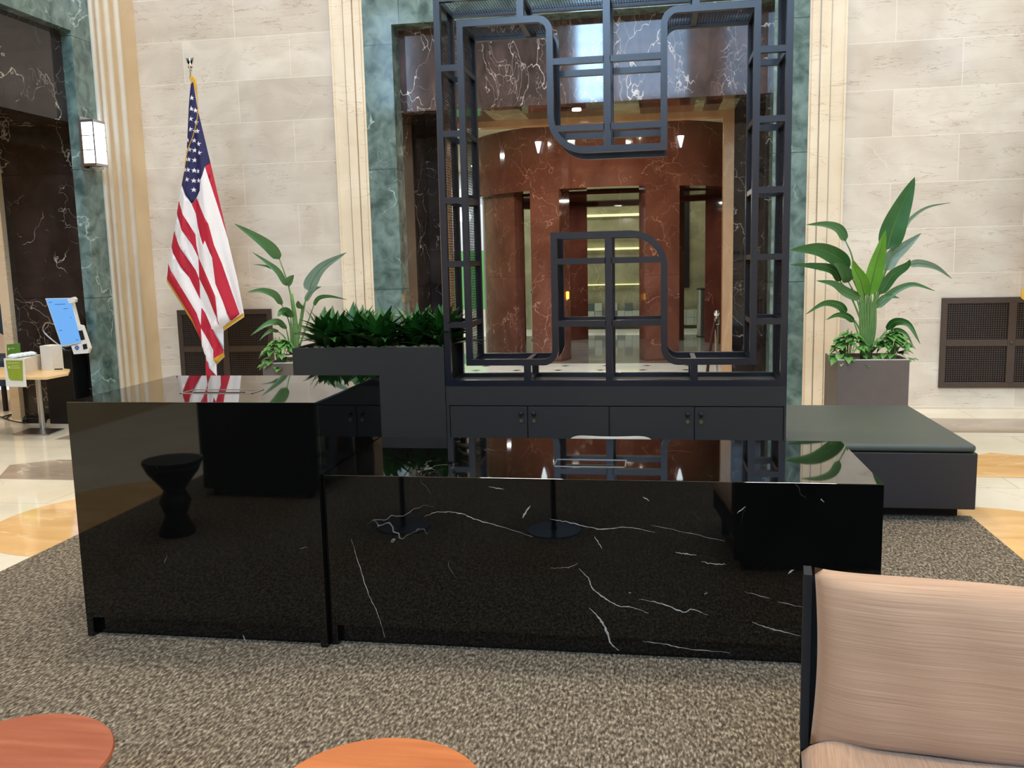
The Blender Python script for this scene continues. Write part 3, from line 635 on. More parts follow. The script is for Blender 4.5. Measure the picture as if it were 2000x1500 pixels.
def c7(*p): return [(440+x/4.69, 420+y/4.69) for x, y in p]
def planter(label, x0, x1, y0, y1, h):
    t = thing('square_planter', label, 'planter', (x0, y0, 0)); o_ = (x0, y0, 0); w = .018
    b = MB(); b.box(x0, x1, y0, y0+w, 0, h).box(x0, x1, y1-w, y1, 0, h).box(x0, x0+w, y0+w, y1-w, 0, h).box(x1-w, x1, y0+w, y1-w, 0, h); CP(b, 'box', M_planter, t, o_, bevel=.002)
    CP(MB().box(x0+.005, x1-.005, y0+.005, y0+.016, h, h+.008).box(x0+.005, x0+.016, y0+.016, y1-.016, h, h+.008).box(x1-.016, x1-.005, y0+.016, y1-.016, h, h+.008), 'rim', M_planterin, t, o_)
    CP(MB().box(x0+w+.001, x1-w-.001, y0+w+.001, y1-w-.001, h-.12, h-.03), 'soil', M_soil, t, o_); return t
planter('brown-grey square planter right of the lattice screen, behind the bench', 1.478, 2.045, 7.7, 8.27, .71)
planter('brown-grey square planter half hidden behind the charcoal planter box', -3.615, -3.05, 7.7, 8.27, .705)
bp = thing('bird_of_paradise_plant', 'tall bird of paradise plant in the right planter with one big upright leaf', 'plant', (1.75, YP, .68)); OG = (1.75, YP, .68)
base = (1693, 701)
def L8(pts, w, mat, pet=None, dY=0, **k):
    pet_ = None
    if pet: pet_ = [(base[0]+random.uniform(-5, 5), base[1], 0)] + [(x, y, 0) for x, y in c8(*pet)]
    bop_leaf(bp, c8(*pts), YP, w, mat, OG, pet_, dY=dY, **k)
L8([(720, 590), (770, 420), (850, 230), (925, 60)], 44, M_leaf, [(600, 1100), (650, 850)], -.05, fold=.25)
L8([(590, 930), (630, 750), (670, 600), (712, 445)], 30, M_leaf3, [(585, 1100)], -.25, fold=.3)
L8([(560, 930), (530, 820), (490, 740), (468, 662)], 25, M_leaf3, [(570, 1150)], -.3, fold=.5)
L8([(440, 740), (370, 660), (220, 590), (10, 592)], 31, M_leaf, [(550, 1150), (520, 930)], -.3, fold=.3, bulge=.7)
L8([(440, 830), (420, 770), (380, 720), (330, 690)], 24, M_leaf2, [(550, 1150), (500, 950)], -.2, fold=.5)
L8([(418, 528), (370, 440), (270, 405), (130, 408)], 17, M_leaf2, [(530, 1000), (470, 660)], -.1)
L8([(380, 825), (330, 740), (190, 710), (12, 700)], 18, M_leaf, [(540, 1150), (450, 920)], -.2)
L8([(530, 950), (420, 900), (330, 840), (205, 818)], 18, M_leaf2, None, -.1)
L8([(420, 1060), (370, 1000), (260, 985), (125, 1065)], 15, M_leaf, [(550, 1250), (490, 1120)], -.15)
L8([(480, 1120), (420, 1075), (350, 1070), (275, 1105)], 12, M_leaf, [(540, 1300)], -.15)
L8([(705, 745), (760, 640), (860, 560), (972, 470)], 27, M_leaf4, [(600, 1100)], .1)
L8([(840, 450), (900, 360), (1020, 280), (1188, 247)], 7, M_leaf4, [(620, 1050), (700, 780)], .15)
L8([(665, 920), (760, 780), (860, 710), (890, 662)], 20, M_leaf, [(600, 1150)], -.1)
L8([(880, 700), (960, 690), (1080, 720), (1195, 802)], 14, M_leaf4, None, .1)
L8([(640, 1020), (720, 940), (800, 880), (920, 845), (1072, 893)], 15, M_leaf2, [(600, 1200)], 0)
L8([(650, 990), (700, 940), (760, 935), (812, 945)], 10, M_leaf2, [(600, 1150)], 0)
L8([(720, 1180), (780, 1120), (880, 1140), (965, 1282)], 15, M_leaf, [(620, 1300)], -.2)
L8([(720, 1220), (790, 1180), (860, 1210), (915, 1300)], 9, M_leaf, [(630, 1320)], -.2)
for k in range(7):
    xx = 520+k*17; st = MB(); q = smooth_curve([atY(1690+k*2-6, 702, YP), *[atY(*c8((xx+10, 1150))[0], YP)], atY(*c8((xx+random.uniform(-8, 18), 900+random.uniform(-30, 40)))[0], YP+.01)], 10)
    st.tube(q, [.019-.0011*i for i in range(11)], 8); ob = st.build('stalk', M_stemd, bp, smooth=True); ob.location = -Vector(OG)
bq = thing('bird_of_paradise_plant', 'bird of paradise plant with leaves spread left and right behind the charcoal planter box', 'plant', (-3.3, YP, .68)); OQ = (-3.3, YP, .68)
def L7(pts, w, mat, pet=None, dY=0, **k):
    pet_ = [(x, y, 0) for x, y in c7(*pet)] if pet else None
    bop_leaf(bq, c7(*pts), YP, w, mat, OQ, pet_, dY=dY, **k)
L7([(497, 405), (420, 300), (270, 190), (85, 80)], 25, M_leaf2, [(625, 1250), (620, 900), (580, 650)], -.2, fold=.3)
L7([(560, 650), (490, 520), (380, 430), (250, 342)], 13, M_leaf2, None, -.1)
L7([(430, 490), (370, 465), (255, 452)], 5, M_leaf2, None, -.1)
L7([(560, 640), (600, 590), (630, 550)], 17, M_leaf2, None, -.1)
L7([(520, 825), (460, 730), (340, 690), (205, 706)], 16, M_leaf2, [(610, 1250), (590, 1000)], -.2)
L7([(770, 700), (800, 600), (900, 470), (1110, 343)], 29, M_leaf4, [(650, 1250), (700, 900)], 0, fold=.25)
L7([(735, 790), (800, 690), (880, 655)], 12, M_leaf4, [(660, 1200)], 0)
L7([(700, 860), (680, 820), (670, 785)], 16, M_leaf2, [(650, 1200)], -.1)
L7([(810, 830), (860, 760), (960, 745), (1115, 775)], 9, M_leaf, [(680, 1200)], -.1)
L7([(560, 1045), (490, 980), (380, 1000), (230, 1105)], 15, M_leaf2, [(610, 1280)], -.3)
L7([(600, 940), (570, 890), (520, 890), (480, 930)], 22, M_leaf, [(620, 1250)], -.2)
L7([(490, 1070), (430, 1055), (370, 1090), (310, 1152)], 8, M_leaf2, [(600, 1270), (550, 1130)], -.2)
for k in range(4):
    st = MB(); q = smooth_curve([atY(*c7((640+k*6, 1300))[0], YP), atY(*c7((635+k*5, 1000))[0], YP), atY(*c7((600+k*3, 720))[0], YP)], 8); st.tube(q, [.024-.0016*i for i in range(9)], 8); ob = st.build('stalk', M_stemd, bq, smooth=True); ob.location = -Vector(OQ)
def heart(mb, p, d, s):
    d = Vector(d).normalized(); side = d.cross(Vector((0, 0, 1))).normalized(); n = side.cross(d)
    sh = [(0, 0), (-.1, .32), (.15, .5), (.5, .42), (.8, .2), (1.05, 0)]; i0 = len(mb.v); P = Vector(p)
    L_ = [P+d*(a*s)+side*(b*s)+n*(b*s*.3-a*a*s*.35) for a, b in sh]; R_ = [P+d*(a*s)-side*(b*s)+n*(b*s*.3-a*a*s*.35) for a, b in sh[1:-1]]; mid = [P+d*(a*s)-n*(a*a*s*.35) for a in (.3, .7)]
    mb.v += [tuple(q) for q in L_+R_+mid]; a = i0; mb.f += [[a, a+1, a+2, a+10], [a+10, a+2, a+3, a+11], [a+11, a+3, a+4, a+5], [a, a+10, a+7, a+6], [a+10, a+11, a+8, a+7], [a+11, a+5, a+9, a+8]]; mb.m += [0]*6
def pothos(label, c, nx, ny, n, drop):
    t = thing('pothos_plant', label, 'plant', c, 'trailing plants at the planter rims')
    mb = MB(); stm = MB()
    for i in range(n):
        a = random.uniform(0, 2*PI); r = random.random()**.6; x, y = math.cos(a)*r*nx, math.sin(a)*r*ny-.02; z = (1-r*r)*.17+random.uniform(.02, .07)-(drop if r > .85 and y < 0 else 0)
        heart(mb, (x, y, z), (math.cos(a)+random.uniform(-.6, .6), math.sin(a)-.5+random.uniform(-.6, .6), random.uniform(-.5, .4)), random.uniform(.05, .085))
        if i % 3 == 0: stm.tube(smooth_curve([(x*.2, y*.2, -.02), (x*.6, y*.6, z+.02), (x, y, z)], 6), .003, 5)
    mb.build('foliage', M_pothos, t, smooth=True); stm.build('stem', M_stemd, t)
pothos('leafy trailing plant at the left rim of the right planter', (1.59, 7.86, .70), .13, .13, 75, .05)
pothos('leafy trailing plant at the right rim of the right planter', (1.94, 7.88, .70), .15, .14, 90, .05)
pothos('leafy trailing plant at the rim of the half hidden left planter', (-3.5, 7.84, .69), .15, .13, 70, .07)

# ------------------------------------------------------------------ bench
t = thing('bench', 'wide backless bench with grey-green padded top on a dark base', 'bench', (.76, 5.42, 0)); OB = (.76, 5.42, 0)
CP(MB().box(.76, 1.833, 5.42, 6.86, .09, .425), 'base', M_bench, t, OB, bevel=.004)
CP(MB().box(.76, 1.783, 5.57, 6.75, 0, .09), 'plinth', M_blackp, t, OB)
cu = MB().box(.765, 1.828, 5.424, 6.856, .428, .475); o = CP(cu, 'cushion', M_leath, t, OB); md = o.modifiers.new('bevel', 'BEVEL'); md.width = .022; md.segments = 5

# ------------------------------------------------------------------ wall vents
def vent(label, x0, x1, z0, z1, y=YW):
    t = thing('wall_vent', label, 'vent', (x0, y, z0)); o_ = (x0, y, z0); w = .055; xm = (x0+x1)/2; zm = (z0+z1)/2
    f = MB(); f.box(x0, x1, y-.03, y, z1-w, z1).box(x0, x1, y-.03, y, z0, z0+w).box(x0, x0+w, y-.03, y, z0+w, z1-w).box(x1-w, x1, y-.03, y, z0+w, z1-w).box(xm-w*.7, xm+w*.7, y-.032, y, z0+w, z1-w).box(x0+w, x1-w, y-.028, y, zm-w*.6, zm+w*.6)
    CP(f, 'frame', M_bronze, t, o_, bevel=.003); CP(MB().box(x0+.01, x1-.01, y-.006, y-.002, z0+.01, z1-.01), 'back_plate', M_dark, t, o_)
    g = MB()
    n = int((x1-x0)/.022)
    for i in range(n): x = x0+w+i*.022; (x < x1-w) and g.box(x-.003, x+.003, y-.016, y-.012, z0+w*.9, z1-w*.9)
    for i in range(int((z1-z0)/.022)): z = z0+w+i*.022; (z < z1-w) and g.box(x0+w*.9, x1-w*.9, y-.019, y-.0155, z-.003, z+.003)
    CP(g, 'grille', M_bronze, t, o_); CP(MB().lathe([(.018, 0), (.018, -.008), (.008, -.012)], (xm, y-.032, zm), 16, axis='y'), 'knob', M_bronze, t, o_); return t
vent('dark bronze wall vent with square grilles, right of the planter', 2.80, 4.12, .222, 1.127)
vent('dark bronze wall vent behind the flag, left of the plants', -5.45, -4.305, .215, 1.12)

# ------------------------------------------------------------------ flag
YF = 8.45
t = thing('flag_on_pole', 'American flag with gold fringe hanging from an indoor pole by the left wall', 'flag', (-4.60, YF+.06, 0)); OF = (-4.60, YF+.06, 0)
pt = atY(373, 148, YF+.06); pbm = (-4.60, YF+.06, .04)
CP(MB().tube([pbm, pt], .014, 12), 'pole', M_pole, t, OF)
CP(MB().lathe([(.17, 0), (.17, .02), (.10, .05), (.03, .07), (.02, .2)], (-4.60, YF+.06, 0), 32), 'base', M_glassb, t, OF)
fn = MB(); p = atY(373, 147, YF+.06)
fn.lathe([(.010, -.02), (.010, .035), (.022, .04), (.008, .05), (.02, .065), (.026, .08), (.018, .10), (.008, .115)], tuple(p), 16)
for s in (-1, 1):
    for i in range(3): fn.prism([p+Vector((0, -.004, .07+.01*i)), p+Vector((s*(.036+.004*i), -.004, .13+.018*i)), p+Vector((s*(.012), -.004, .12+.02*i))], (0, .008, 0))
fn.lathe([(.006, .11), (.016, .14), (.012, .165), (.004, .185)], tuple(p), 12)
CP(fn, 'finial', M_chrome, t, OF)
def c2_(*q): return [(300+x/4.69, 100+y/4.69) for x, y in q]
OUT = [(372, 147), (377, 148), (383, 155), (386, 213), (409, 317), (432, 420), (442, 465), (463, 549), (476, 611), (477, 619), (437, 646), (438, 688), (440, 696), (424, 712), (425, 734), (425, 768), (405, 768), (403, 734), (402, 695), (396, 681), (390, 660), (374, 629), (350, 591), (323, 550), (323, 534), (326, 515), (343, 414), (353, 360), (359, 332), (364, 292), (366, 260), (369, 207), (371, 165)]
CAN = [(373, 165), (378, 158), (385.5, 213), (409, 317), (402, 326), (400, 343), (395, 352), (394, 373), (385, 388), (378, 398.5), (353, 360), (359, 332), (364, 292), (366, 260), (369, 207)]
REDS = [[(402, 326), (409, 317), (432, 420), (442, 464), (437, 448), (425, 407)],
        [(378, 399), (386, 387), (394, 400), (400, 414), (406, 426), (413, 438), (422, 479), (434, 515), (454, 578), (467, 614), (452, 626), (439, 587), (426, 554), (420, 503), (406, 470), (403, 479), (389, 443), (384, 417)],
        [(347, 392), (364, 420), (384, 458), (386, 479), (392, 506), (408, 532), (427, 578), (433, 626), (434, 636), (422, 609), (410, 578), (392, 544), (390, 503), (379, 479), (362, 450), (343, 416)],
        [(337, 450), (355, 479), (385, 527), (392, 544), (393, 585), (372, 542), (350, 508), (332, 482)],
        [(396, 600), (403, 611), (418, 638), (438, 683), (437.5, 689), (424, 699), (424, 683), (408, 664), (397, 640)],
        [(326, 515), (353, 551), (372, 582), (389, 611), (397, 635), (398, 676), (394, 659), (377, 623), (353, 585), (323.5, 544)],
        [(402, 694), (425, 734), (425, 767), (405.5, 767)]]
GOLD = [[(323, 544), (353, 585), (377, 623), (394, 659), (399, 676), (402, 694), (396, 681), (390, 660), (374, 629), (350, 591), (323, 550)], [(475.5, 611), (477, 618.5), (437.2, 645.5), (436.5, 638)], [(438, 688), (440, 696), (424.3, 711.5), (423.5, 700)],
        [(372, 147), (377, 148), (383, 155), (386, 200), (380, 170), (377, 158), (373, 165)]]
ST = c2_((355, 430), (352, 530), (388, 545), (350, 622), (397, 655), (348, 718), (385, 733), (410, 735), (380, 820), (312, 815), (425, 852), (345, 905), (385, 910), (435, 935), (303, 905), (340, 995), (385, 1000), (300, 990), (335, 1090), (383, 1095), (288, 1085), (420, 1102), (327, 1178), (380, 1188), (428, 1188), (380, 1272))
STARS = []
for (sx, sy) in ST:
    STARS.append([(sx+(5.4 if i % 2 == 0 else 2.1)*math.sin(PI*i/5)*.85, sy-(5.4 if i % 2 == 0 else 2.1)*math.cos(PI*i/5)) for i in range(10)])
polys = [(OUT, 0), (CAN, 2)] + [(r, 1) for r in REDS] + [(g, 3) for g in GOLD] + [(s_, 4) for s_ in STARS]
vs, fs = [], []
def inside(pt_, poly):
    x, y = pt_; c = False
    for i in range(len(poly)):
        (x1_, y1_), (x2_, y2_) = poly[i], poly[i-1]
        if (y1_ > y) != (y2_ > y) and x < (x2_-x1_)*(y-y1_)/(y2_-y1_)+x1_: c = not c
    return c
for pl_, _ in polys: fs.append(list(range(len(vs), len(vs)+len(pl_)))); vs += [Vector(q) for q in pl_]
for gx in range(320, 480, 4):
    for gy in range(150, 768, 7):
        if inside((gx, gy), OUT): vs.append(Vector((gx+.13, gy+.21)))
ov, oe, of, _, _, origf = delaunay_2d_cdt(vs, [], fs, 1, 1e-4)
pri = {0: 0, 2: 1, 1: 2, 3: 3, 4: 4}
def fold_y(x, y):
    rows = [q for q in range(len(OUT))]; xs_ = []
    for i in range(len(OUT)):
        (x1_, y1_), (x2_, y2_) = OUT[i], OUT[i-1]
        if (y1_ > y) != (y2_ > y): xs_.append((x2_-x1_)*(y-y1_)/(y2_-y1_)+x1_)
    if len(xs_) < 2: return 0
    a, b_ = min(xs_), max(xs_); u = (x-a)/max(1, b_-a); k = min(1, (y-140)/300)
    return -(.05*math.sin(u*PI)*k) + .028*k*math.sin(u*13+y*.004) + .008*math.sin(u*37-y*.01)*k
cl = MB()
for v in ov:
    q = atY(v.x, v.y, YF); cl.v.append((q.x, YF+fold_y(v.x, v.y), q.z))
for f_, og in zip(of, origf):
    best = max((polys[i][1] for i in og if i < len(polys)), key=lambda m_: pri[m_], default=0); cl.f.append(list(f_)); cl.m.append({0: 0, 1: 1, 2: 2, 3: 3, 4: 0}[best])
ob = CP(cl, 'cloth', [M_wht_f, M_red_f, M_navy_f, M_frgold], t, OF); ob.data.polygons.foreach_set('use_smooth', [True]*len(ob.data.polygons))
md = ob.modifiers.new('solid', 'SOLIDIFY'); md.thickness = .003
CP(MB().tube(smooth_curve([atY(x, y, YF-.06) for x, y in ((376, 152), (385, 195), (386, 225), (378, 262), (366, 295), (361, 325))], 24), .004, 6), 'cord', M_frgold, t, OF)
# the second flag whose fringe tip enters at the right edge of the view
t = thing('flag_on_pole', 'gold fringe tip of another hanging flag at the right edge above the vent', 'flag', (3.72, 8.9, 0)); OF2 = (3.72, 8.9, 0)
CP(MB().tube([(3.72, 8.9, .04), (3.75, 8.9, 3.5)], .014, 12), 'pole', M_pole, t, OF2)
CP(MB().lathe([(.17, 0), (.17, .02), (.10, .05), (.03, .07), (.02, .2)], (3.72, 8.9, 0), 32), 'base', M_glassb, t, OF2)
g2 = MB()
def f2(u, v): z = 3.4-v*2.0; w = .05+.42*v**.8; return Vector((3.66+(u-.35)*w*1.3, 8.86+.03*math.sin(u*14), z-(.5*(1-abs(u-.5)*2))*v*.6-(.25*v if u < .4 else 0)))
g2.grid(f2, 24, 20); ob = CP(g2, 'cloth', M_navy_f, t, OF2); ob.modifiers.new('s', 'SOLIDIFY').thickness = .003
fr = atY(1998, 577, 8.85); fz = fr.z
CP(MB().prism([fr+Vector((-.012, 0, .05)), fr+Vector((-.016, 0, -.02)), fr+Vector((.02, 0, -.05)), fr+Vector((.2, 0, .25)), fr+Vector((.2, 0, .33)), fr+Vector((.0, 0, .06))], (0, .006, 0)), 'fringe', M_frgold, t, OF2)

# ------------------------------------------------------------------ stools and seats
def stool(label, loc, top, body, h=.45, r=.243):
    t = thing('hourglass_stool', label, 'stool', loc)
    pr_ = [(r*.60, 0), (r*.62, .02), (r*.36, .12), (r*.48, .18), (r*.54, .205), (r*.48, .23), (r*.36, .275), (r*.5, .31), (r*.85, h-.075), (r*.97, h-.028)]
    MB().lathe(pr_, (0, 0, 0), 56).build('base', body, t, smooth=True)
    MB().lathe([(r*.96, h-.0275), (r*.995, h-.018), (r, h-.008), (r*.985, h)], (0, 0, 0), 72).build('seat', top, t); return t
def side_table(label, loc, top, h=.438, r=.243):
    t = thing('side_table', label, 'side table', loc)
    MB().lathe([(r*.9, h-.022), (r*.99, h-.012), (r, h-.006), (r*.985, h)], (0, 0, 0), 80).build('tabletop', top, t)
    MB().lathe([(.16, 0), (.16, .006), (.02, .012), (.015, .03), (.015, h-.04), (.06, h-.023)], (0, 0, 0), 32).build('pedestal', M_blackst, t); return t
side_table('round orange wood side table at the bottom centre', (-.607, 1.721, .012), M_orangew)
side_table('round reddish cherry wood side table at the bottom left corner', (-1.525, 1.730, .012), M_cherry)
stool('black hourglass stool on the carpet, mirrored in the tall black counter', (-2.86, 1.92, .012), M_blackst, M_blackst, .46, .172)

def armchair(label, loc, rz, fab, seatfab):
    t = thing('lounge_chair', label, 'armchair', loc, None, rz)           # back at +y, seat towards -y, x from 0 to .8
    Wd = .82
    def back(u, v, s):
        x = u*Wd; z = v*.455; e = (1-(2*u-1)**4)*(1-(2*v-1)**4); e = max(0, e)**.45
        pin = .014*(abs(2*u-1)**6)*(2*v-1) + .006*math.sin(u*5)*(v)
        return Vector((x+.012*math.cos((v-.5)*PI)*(1 if u < .5 else -1)*abs(2*u-1)**3, s*.075*e+.07*(1-v)*0-.02*v+.003*math.sin(u*23+v*7)*e, (.345+z)+pin))
    bm_ = MB(); bm_.grid(lambda u, v: back(u, v, -1), 40, 26); bm_.grid(lambda u, v: back(u, v, 1), 40, 26)
    bm_.build('back_cushion', fab, t, smooth=True)
    sh = MB()
    def shell(u, v, s):
        x = -.020+u*(Wd+.04); z = .05+v*.70; return Vector((x, .085+s*.018*(1-(2*u-1)**8)-.02*v, z+.01*(abs(2*u-1)**6)))
    sh.grid(lambda u, v: shell(u, v, -1), 20, 12); sh.grid(lambda u, v: shell(u, v, 1), 20, 12)
    sh.box(-.022, -.002, .03, .10, .30, .775); sh.box(Wd+.002, Wd+.022, .03, .10, .30, .775); sh.build('back_shell', M_blackf, t, smooth=False)
    def seat(u, v, s):
        x = -.02+u*(Wd+.04); y = .02-v*.66; e = max(0, (1-(2*u-1)**6)*(1-(2*v-1)**6))**.4
        return Vector((x, y, (.295+s*.075*e) + (.02*math.exp(-((u-.08)/.07)**2)*e if s > 0 else 0) + .004*math.sin(v*17+u*9)*e))
    st = MB(); st.grid(lambda u, v: seat(u, v, 1), 44, 30); st.grid(lambda u, v: seat(u, v, -1), 44, 30); st.build('seat_cushion', seatfab, t, smooth=True)
    MB().box(0, Wd, -.60, .07, .14, .28).build('frame', M_blackf, t, bevel=.01)
    for x in (.04, Wd-.08):
        for y in (-.56, .02): MB().box(x, x+.04, y, y+.04, 0, .14).build('leg', M_blackst, t)
    return t
armchair('pink slubbed fabric lounge chair with black sides at the bottom right corner', (.387, 2.24, .012), -.12, M_pink, M_pinkv)
armchair('dark lounge chair turned away from the tall counter, seen mirrored in it', (-3.12, .98, .012), .04, M_blackf, M_blackf)

# office chair behind the low desk
t = thing('desk_chair', 'white shell chair behind the low marble desk, only its curved top showing', 'chair', (-.25, 4.75, 0)); OC = (-.25, 4.75, 0)
cz = atY(1190, 853, 4.62).z
sh = MB(); top = cz
def bk(u, v, s): a = (u-.5)*1.5; return Vector((-.25+math.sin(a)*.32, 4.62+.12-.12*math.cos(a)*2+.12+s*.008, .46+v*(top-.46)-.028*(abs(2*u-1)**6)*v))
sh.grid(lambda u, v: bk(u, v, -1), 24, 8); sh.grid(lambda u, v: bk(u, v, 1), 24, 8); 
sh.grid(lambda u, v: bk(u, 1, v*2-1), 24, 1)
CP(sh, 'backrest', flat('pale_grey_beige_shell', (150, 146, 134), .5, noise=.05), t, OC, smooth=True)
CP(MB().lathe([(.20, .44), (.23, .46), (.2, .475)], (-.25, 4.86, 0), 32), 'seat', M_white_p, t, OC)
for s in (-1, 1):
    for q in (-1, 1): CP(MB().tube([(-.25+s*.12, 4.86+q*.12, .44), (-.25+s*.2, 4.86+q*.2, .014)], .012), 'leg', M_steel, t, OC)

# ------------------------------------------------------------------ left side: kiosk, table, boxes
t = thing('self_service_kiosk', 'black kiosk with tilted bright blue touch display and white reader panel', 'kiosk', (-6.17, 8.3, 0)); OK_ = (-6.17, 8.3, 0)
CP(MB().box(-6.34, -6.02, 8.34, 8.58, 0, .78), 'pedestal', M_blackp, t, OK_, bevel=.01)
YK = 8.1
sp = [atY(x, y, YK+dy) for x, y, dy in ((90, 584, .12), (137, 583, .12), (159, 668, 0), (121, 675, 0))]
nrm = (sp[1]-sp[0]).cross(sp[3]-sp[0]).normalized()
if nrm.y > 0: nrm = -nrm
def quad_in(sp, u0, u1, v0, v1, off):
    f_ = lambda u, v: sp[0].lerp(sp[1], u).lerp(sp[3].lerp(sp[2], u), v)+nrm*off
    return [f_(u0, v0), f_(u1, v0), f_(u1, v1), f_(u0, v1)]
hs = CP(MB().prism(quad_in(sp, -.03, 1.03, -.015, 1.015, -.002), -nrm*.05), 'display_housing', M_white_p, t, OK_)
CP(MB().prism(quad_in(sp, 0, 1, 0, 1, .0), nrm*.002), 'display', M_scr, hs, None)
tx = MB()
for u0, u1, v in ((.08, .2, .07), (.1, .75, .12), (.12, .8, .22), (.12, .55, .32), (.2, .25, .43), (.35, .85, .43), (.2, .25, .55), (.3, .85, .56), (.12, .5, .68), (.75, .9, .93)): tx.poly(quad_in(sp, u0, u1, v, v+.012, .0028))
CP(tx, 'display_text', M_scrt, hs, None)
rd = [atY(x, y, YK-.0) for x, y in ((151, 634), (160, 636), (175, 680), (171, 690), (144, 692), (139, 676), (159, 670))]
CP(MB().prism(rd, (0, .04, 0)), 'reader_panel', M_white_p, t, OK_)
CP(MB().prism([atY(x, y, YK-.002) for x, y in ((153, 646), (161, 645), (166, 663), (158, 665))], (0, .001, 0)).prism([atY(x, y, YK-.002) for x, y in ((161, 673), (169, 671), (171, 681), (163, 683))], (0, .001, 0)), 'card_slot', M_blackp, t, OK_)
st_ = MB(); pc = atY(150, 679, YK-.004)
for i in range(6): a = i*PI/3; d = Vector((math.cos(a), 0, math.sin(a))); e_ = Vector((-math.sin(a), 0, math.cos(a))); st_.poly([pc+d*.006-e_*.005, pc+d*.028-e_*.008, pc+d*.022, pc+d*.028+e_*.008, pc+d*.006+e_*.005])
CP(st_, 'emblem', flat('blue_emblem', (40, 70, 150), .5), t, OK_)
CP(MB().prism([atY(x, y, YK+.06) for x, y in ((131, 584), (143, 580), (147, 584), (146, 590), (140, 592), (134, 592))], (0, .04, 0)), 'camera_arm', M_white_p, t, OK_)
CP(MB().tube(smooth_curve([(-6.12, 8.4, .77), atY(87, 650, 8.35), atY(87, 634, 8.35), atY(94, 630, 8.3), atY(104, 633, 8.2)], 16), .008), 'stand_tube', M_steel, t, OK_)
CP(MB().box(-6.12, -6.03, 8.42, 8.5, .78, 1.12), 'neck', M_blackp, t, OK_)

YT = 8.06
t = thing('pedestal_table', 'pale wood table on a steel post with flat square base, before the kiosk', 'table', (-6.21, YT, 0)); OT = (-6.21, YT, 0)
tz = atY(70, 737, YT-.62).z
def tp(x, y): return atZ(x, y, tz)
e4 = [tp(-70, 727), tp(-40, 737), tp(90, 737), tp(133, 729), tp(137, 721), tp(100, 717), tp(0, 717)]
CP(MB().prism([p-Vector((0, 0, .022)) for p in e4], (0, 0, .022)), 'tabletop', M_wood_t, t, OT)
b4 = [atZ(24, 850), atZ(96, 851), atZ(126, 839), atZ(60, 838)]
CP(MB().prism(b4, (0, 0, .012)), 'base', M_steel, t, OT)
CP(MB().tube([(-6.21, YT, .012), (-6.21, YT, tz-.022)], .03, 20), 'post', M_steel, t, OT)
def wbox(name, label, cat, q, Yq, dx, dy, h, mat, **k):
    p = atZ(*q, tz); t = thing(name, label, cat, p); return t, p
p0 = atZ(82, 723, tz); p1 = atZ(104, 724, tz); p2 = atZ(125, 720, tz); hgt = .245; p3 = p0+p2-p1
t = thing('white_carton', 'white upright carton on the pale wood table, nearest the kiosk', 'box', p1)
bx = MB().prism([p0, p1, p2, p3], (0, 0, hgt)); CP(bx, 'carton', M_offw, t, p1)
CP(MB().prism([p1+Vector((.03, -.02, .01)), p1+Vector((.1, -.0, .01)), p1+Vector((.1, .0, .022)), p1+Vector((.03, -.02, .022))], (0, .01, 0)), 'slot', M_blackp, t, p1)
q0 = atZ(16, 732, tz); q1 = atZ(48, 732, tz); q2 = atZ(81, 721, tz); q3 = q0+q2-q1
t = thing('white_tray_box', 'low open white box with plastic bags on the pale wood table', 'box', q1)
bb = MB().prism([q0, q1, q2, q3], (0, 0, .15)); CP(bb, 'box', M_offw, t, q1)
pbg = MB(); random.seed(3)
for i in range(5): c = q0.lerp(q2, .2+.13*i)+Vector((0, 0, .15)); pbg.lathe([(.01, 0), (.05, .008), (.055, .025), (.03, .04), (.006, .045)], tuple(c), 10)
tag(pbg.build('plastic_bags', flat('clear_white_plastic', (215, 225, 225), .3, noise=.1), smooth=True), 'crumpled pale plastic bags heaped on the low white box', 'plastic bags', None, 'stuff')
def sign(label, P, ins, mats, nm='table_sign'):
    t = thing(nm, label, 'sign', P[3]); O = P[3]
    CP(MB().prism(P, (0, .01, 0)), 'panel', mats[0], t, O)
    if ins: CP(MB().prism(ins, (0, .001, 0)), 'print', mats[1], t, O)
    return t, O
Yg = tp(30, 737).y-.025
P = [atY(x, y, Yg) for x, y in ((7, 700), (46, 700), (51, 756), (12, 755))]
ins = [atY(x, y, Yg-.002) for x, y in ((11, 704), (44, 704), (45, 744), (21, 743), (17, 738))]
sg, so_ = sign('white sign with an olive green square hanging on the front of the table', P, ins, (M_offw, M_greenp))
lt_ = MB()
for x0_, x1_, y_ in ((15, 37, 708.5), (22, 38, 714), (18, 39, 718)): a = [atY(x, y, Yg-.003) for x, y in ((x0_, y_), (x1_, y_), (x1_, y_+1.1), (x0_, y_+1.1))]; lt_.poly(a)
a = [atY(x, y, Yg-.003) for x, y in ((16.5, 715), (19.5, 715), (19.5, 719.5), (16.5, 719.5))]; lt_.poly(a)
CP(lt_, 'lettering', flat('pale_print', (196, 200, 140), .5), sg, so_)
Yg2 = q3.y+.03
P = [atY(x, y, Yg2) for x, y in ((13, 673), (38, 670), (40, 700), (14, 700))]
sg, so_ = sign('small green card standing behind the low white box', P, None, (M_greend, None), 'table_card')
a = MB().poly([atY(x, y, Yg2-.002) for x, y in ((16, 679), (18.5, 679), (18.5, 684), (16, 684))]); a.poly([atY(x, y, Yg2-.002) for x, y in ((20, 680), (28, 679.4), (28, 680.6), (20, 681.2))]); CP(a, 'lettering', flat('pale_green_print', (190, 214, 150), .5), sg, so_)
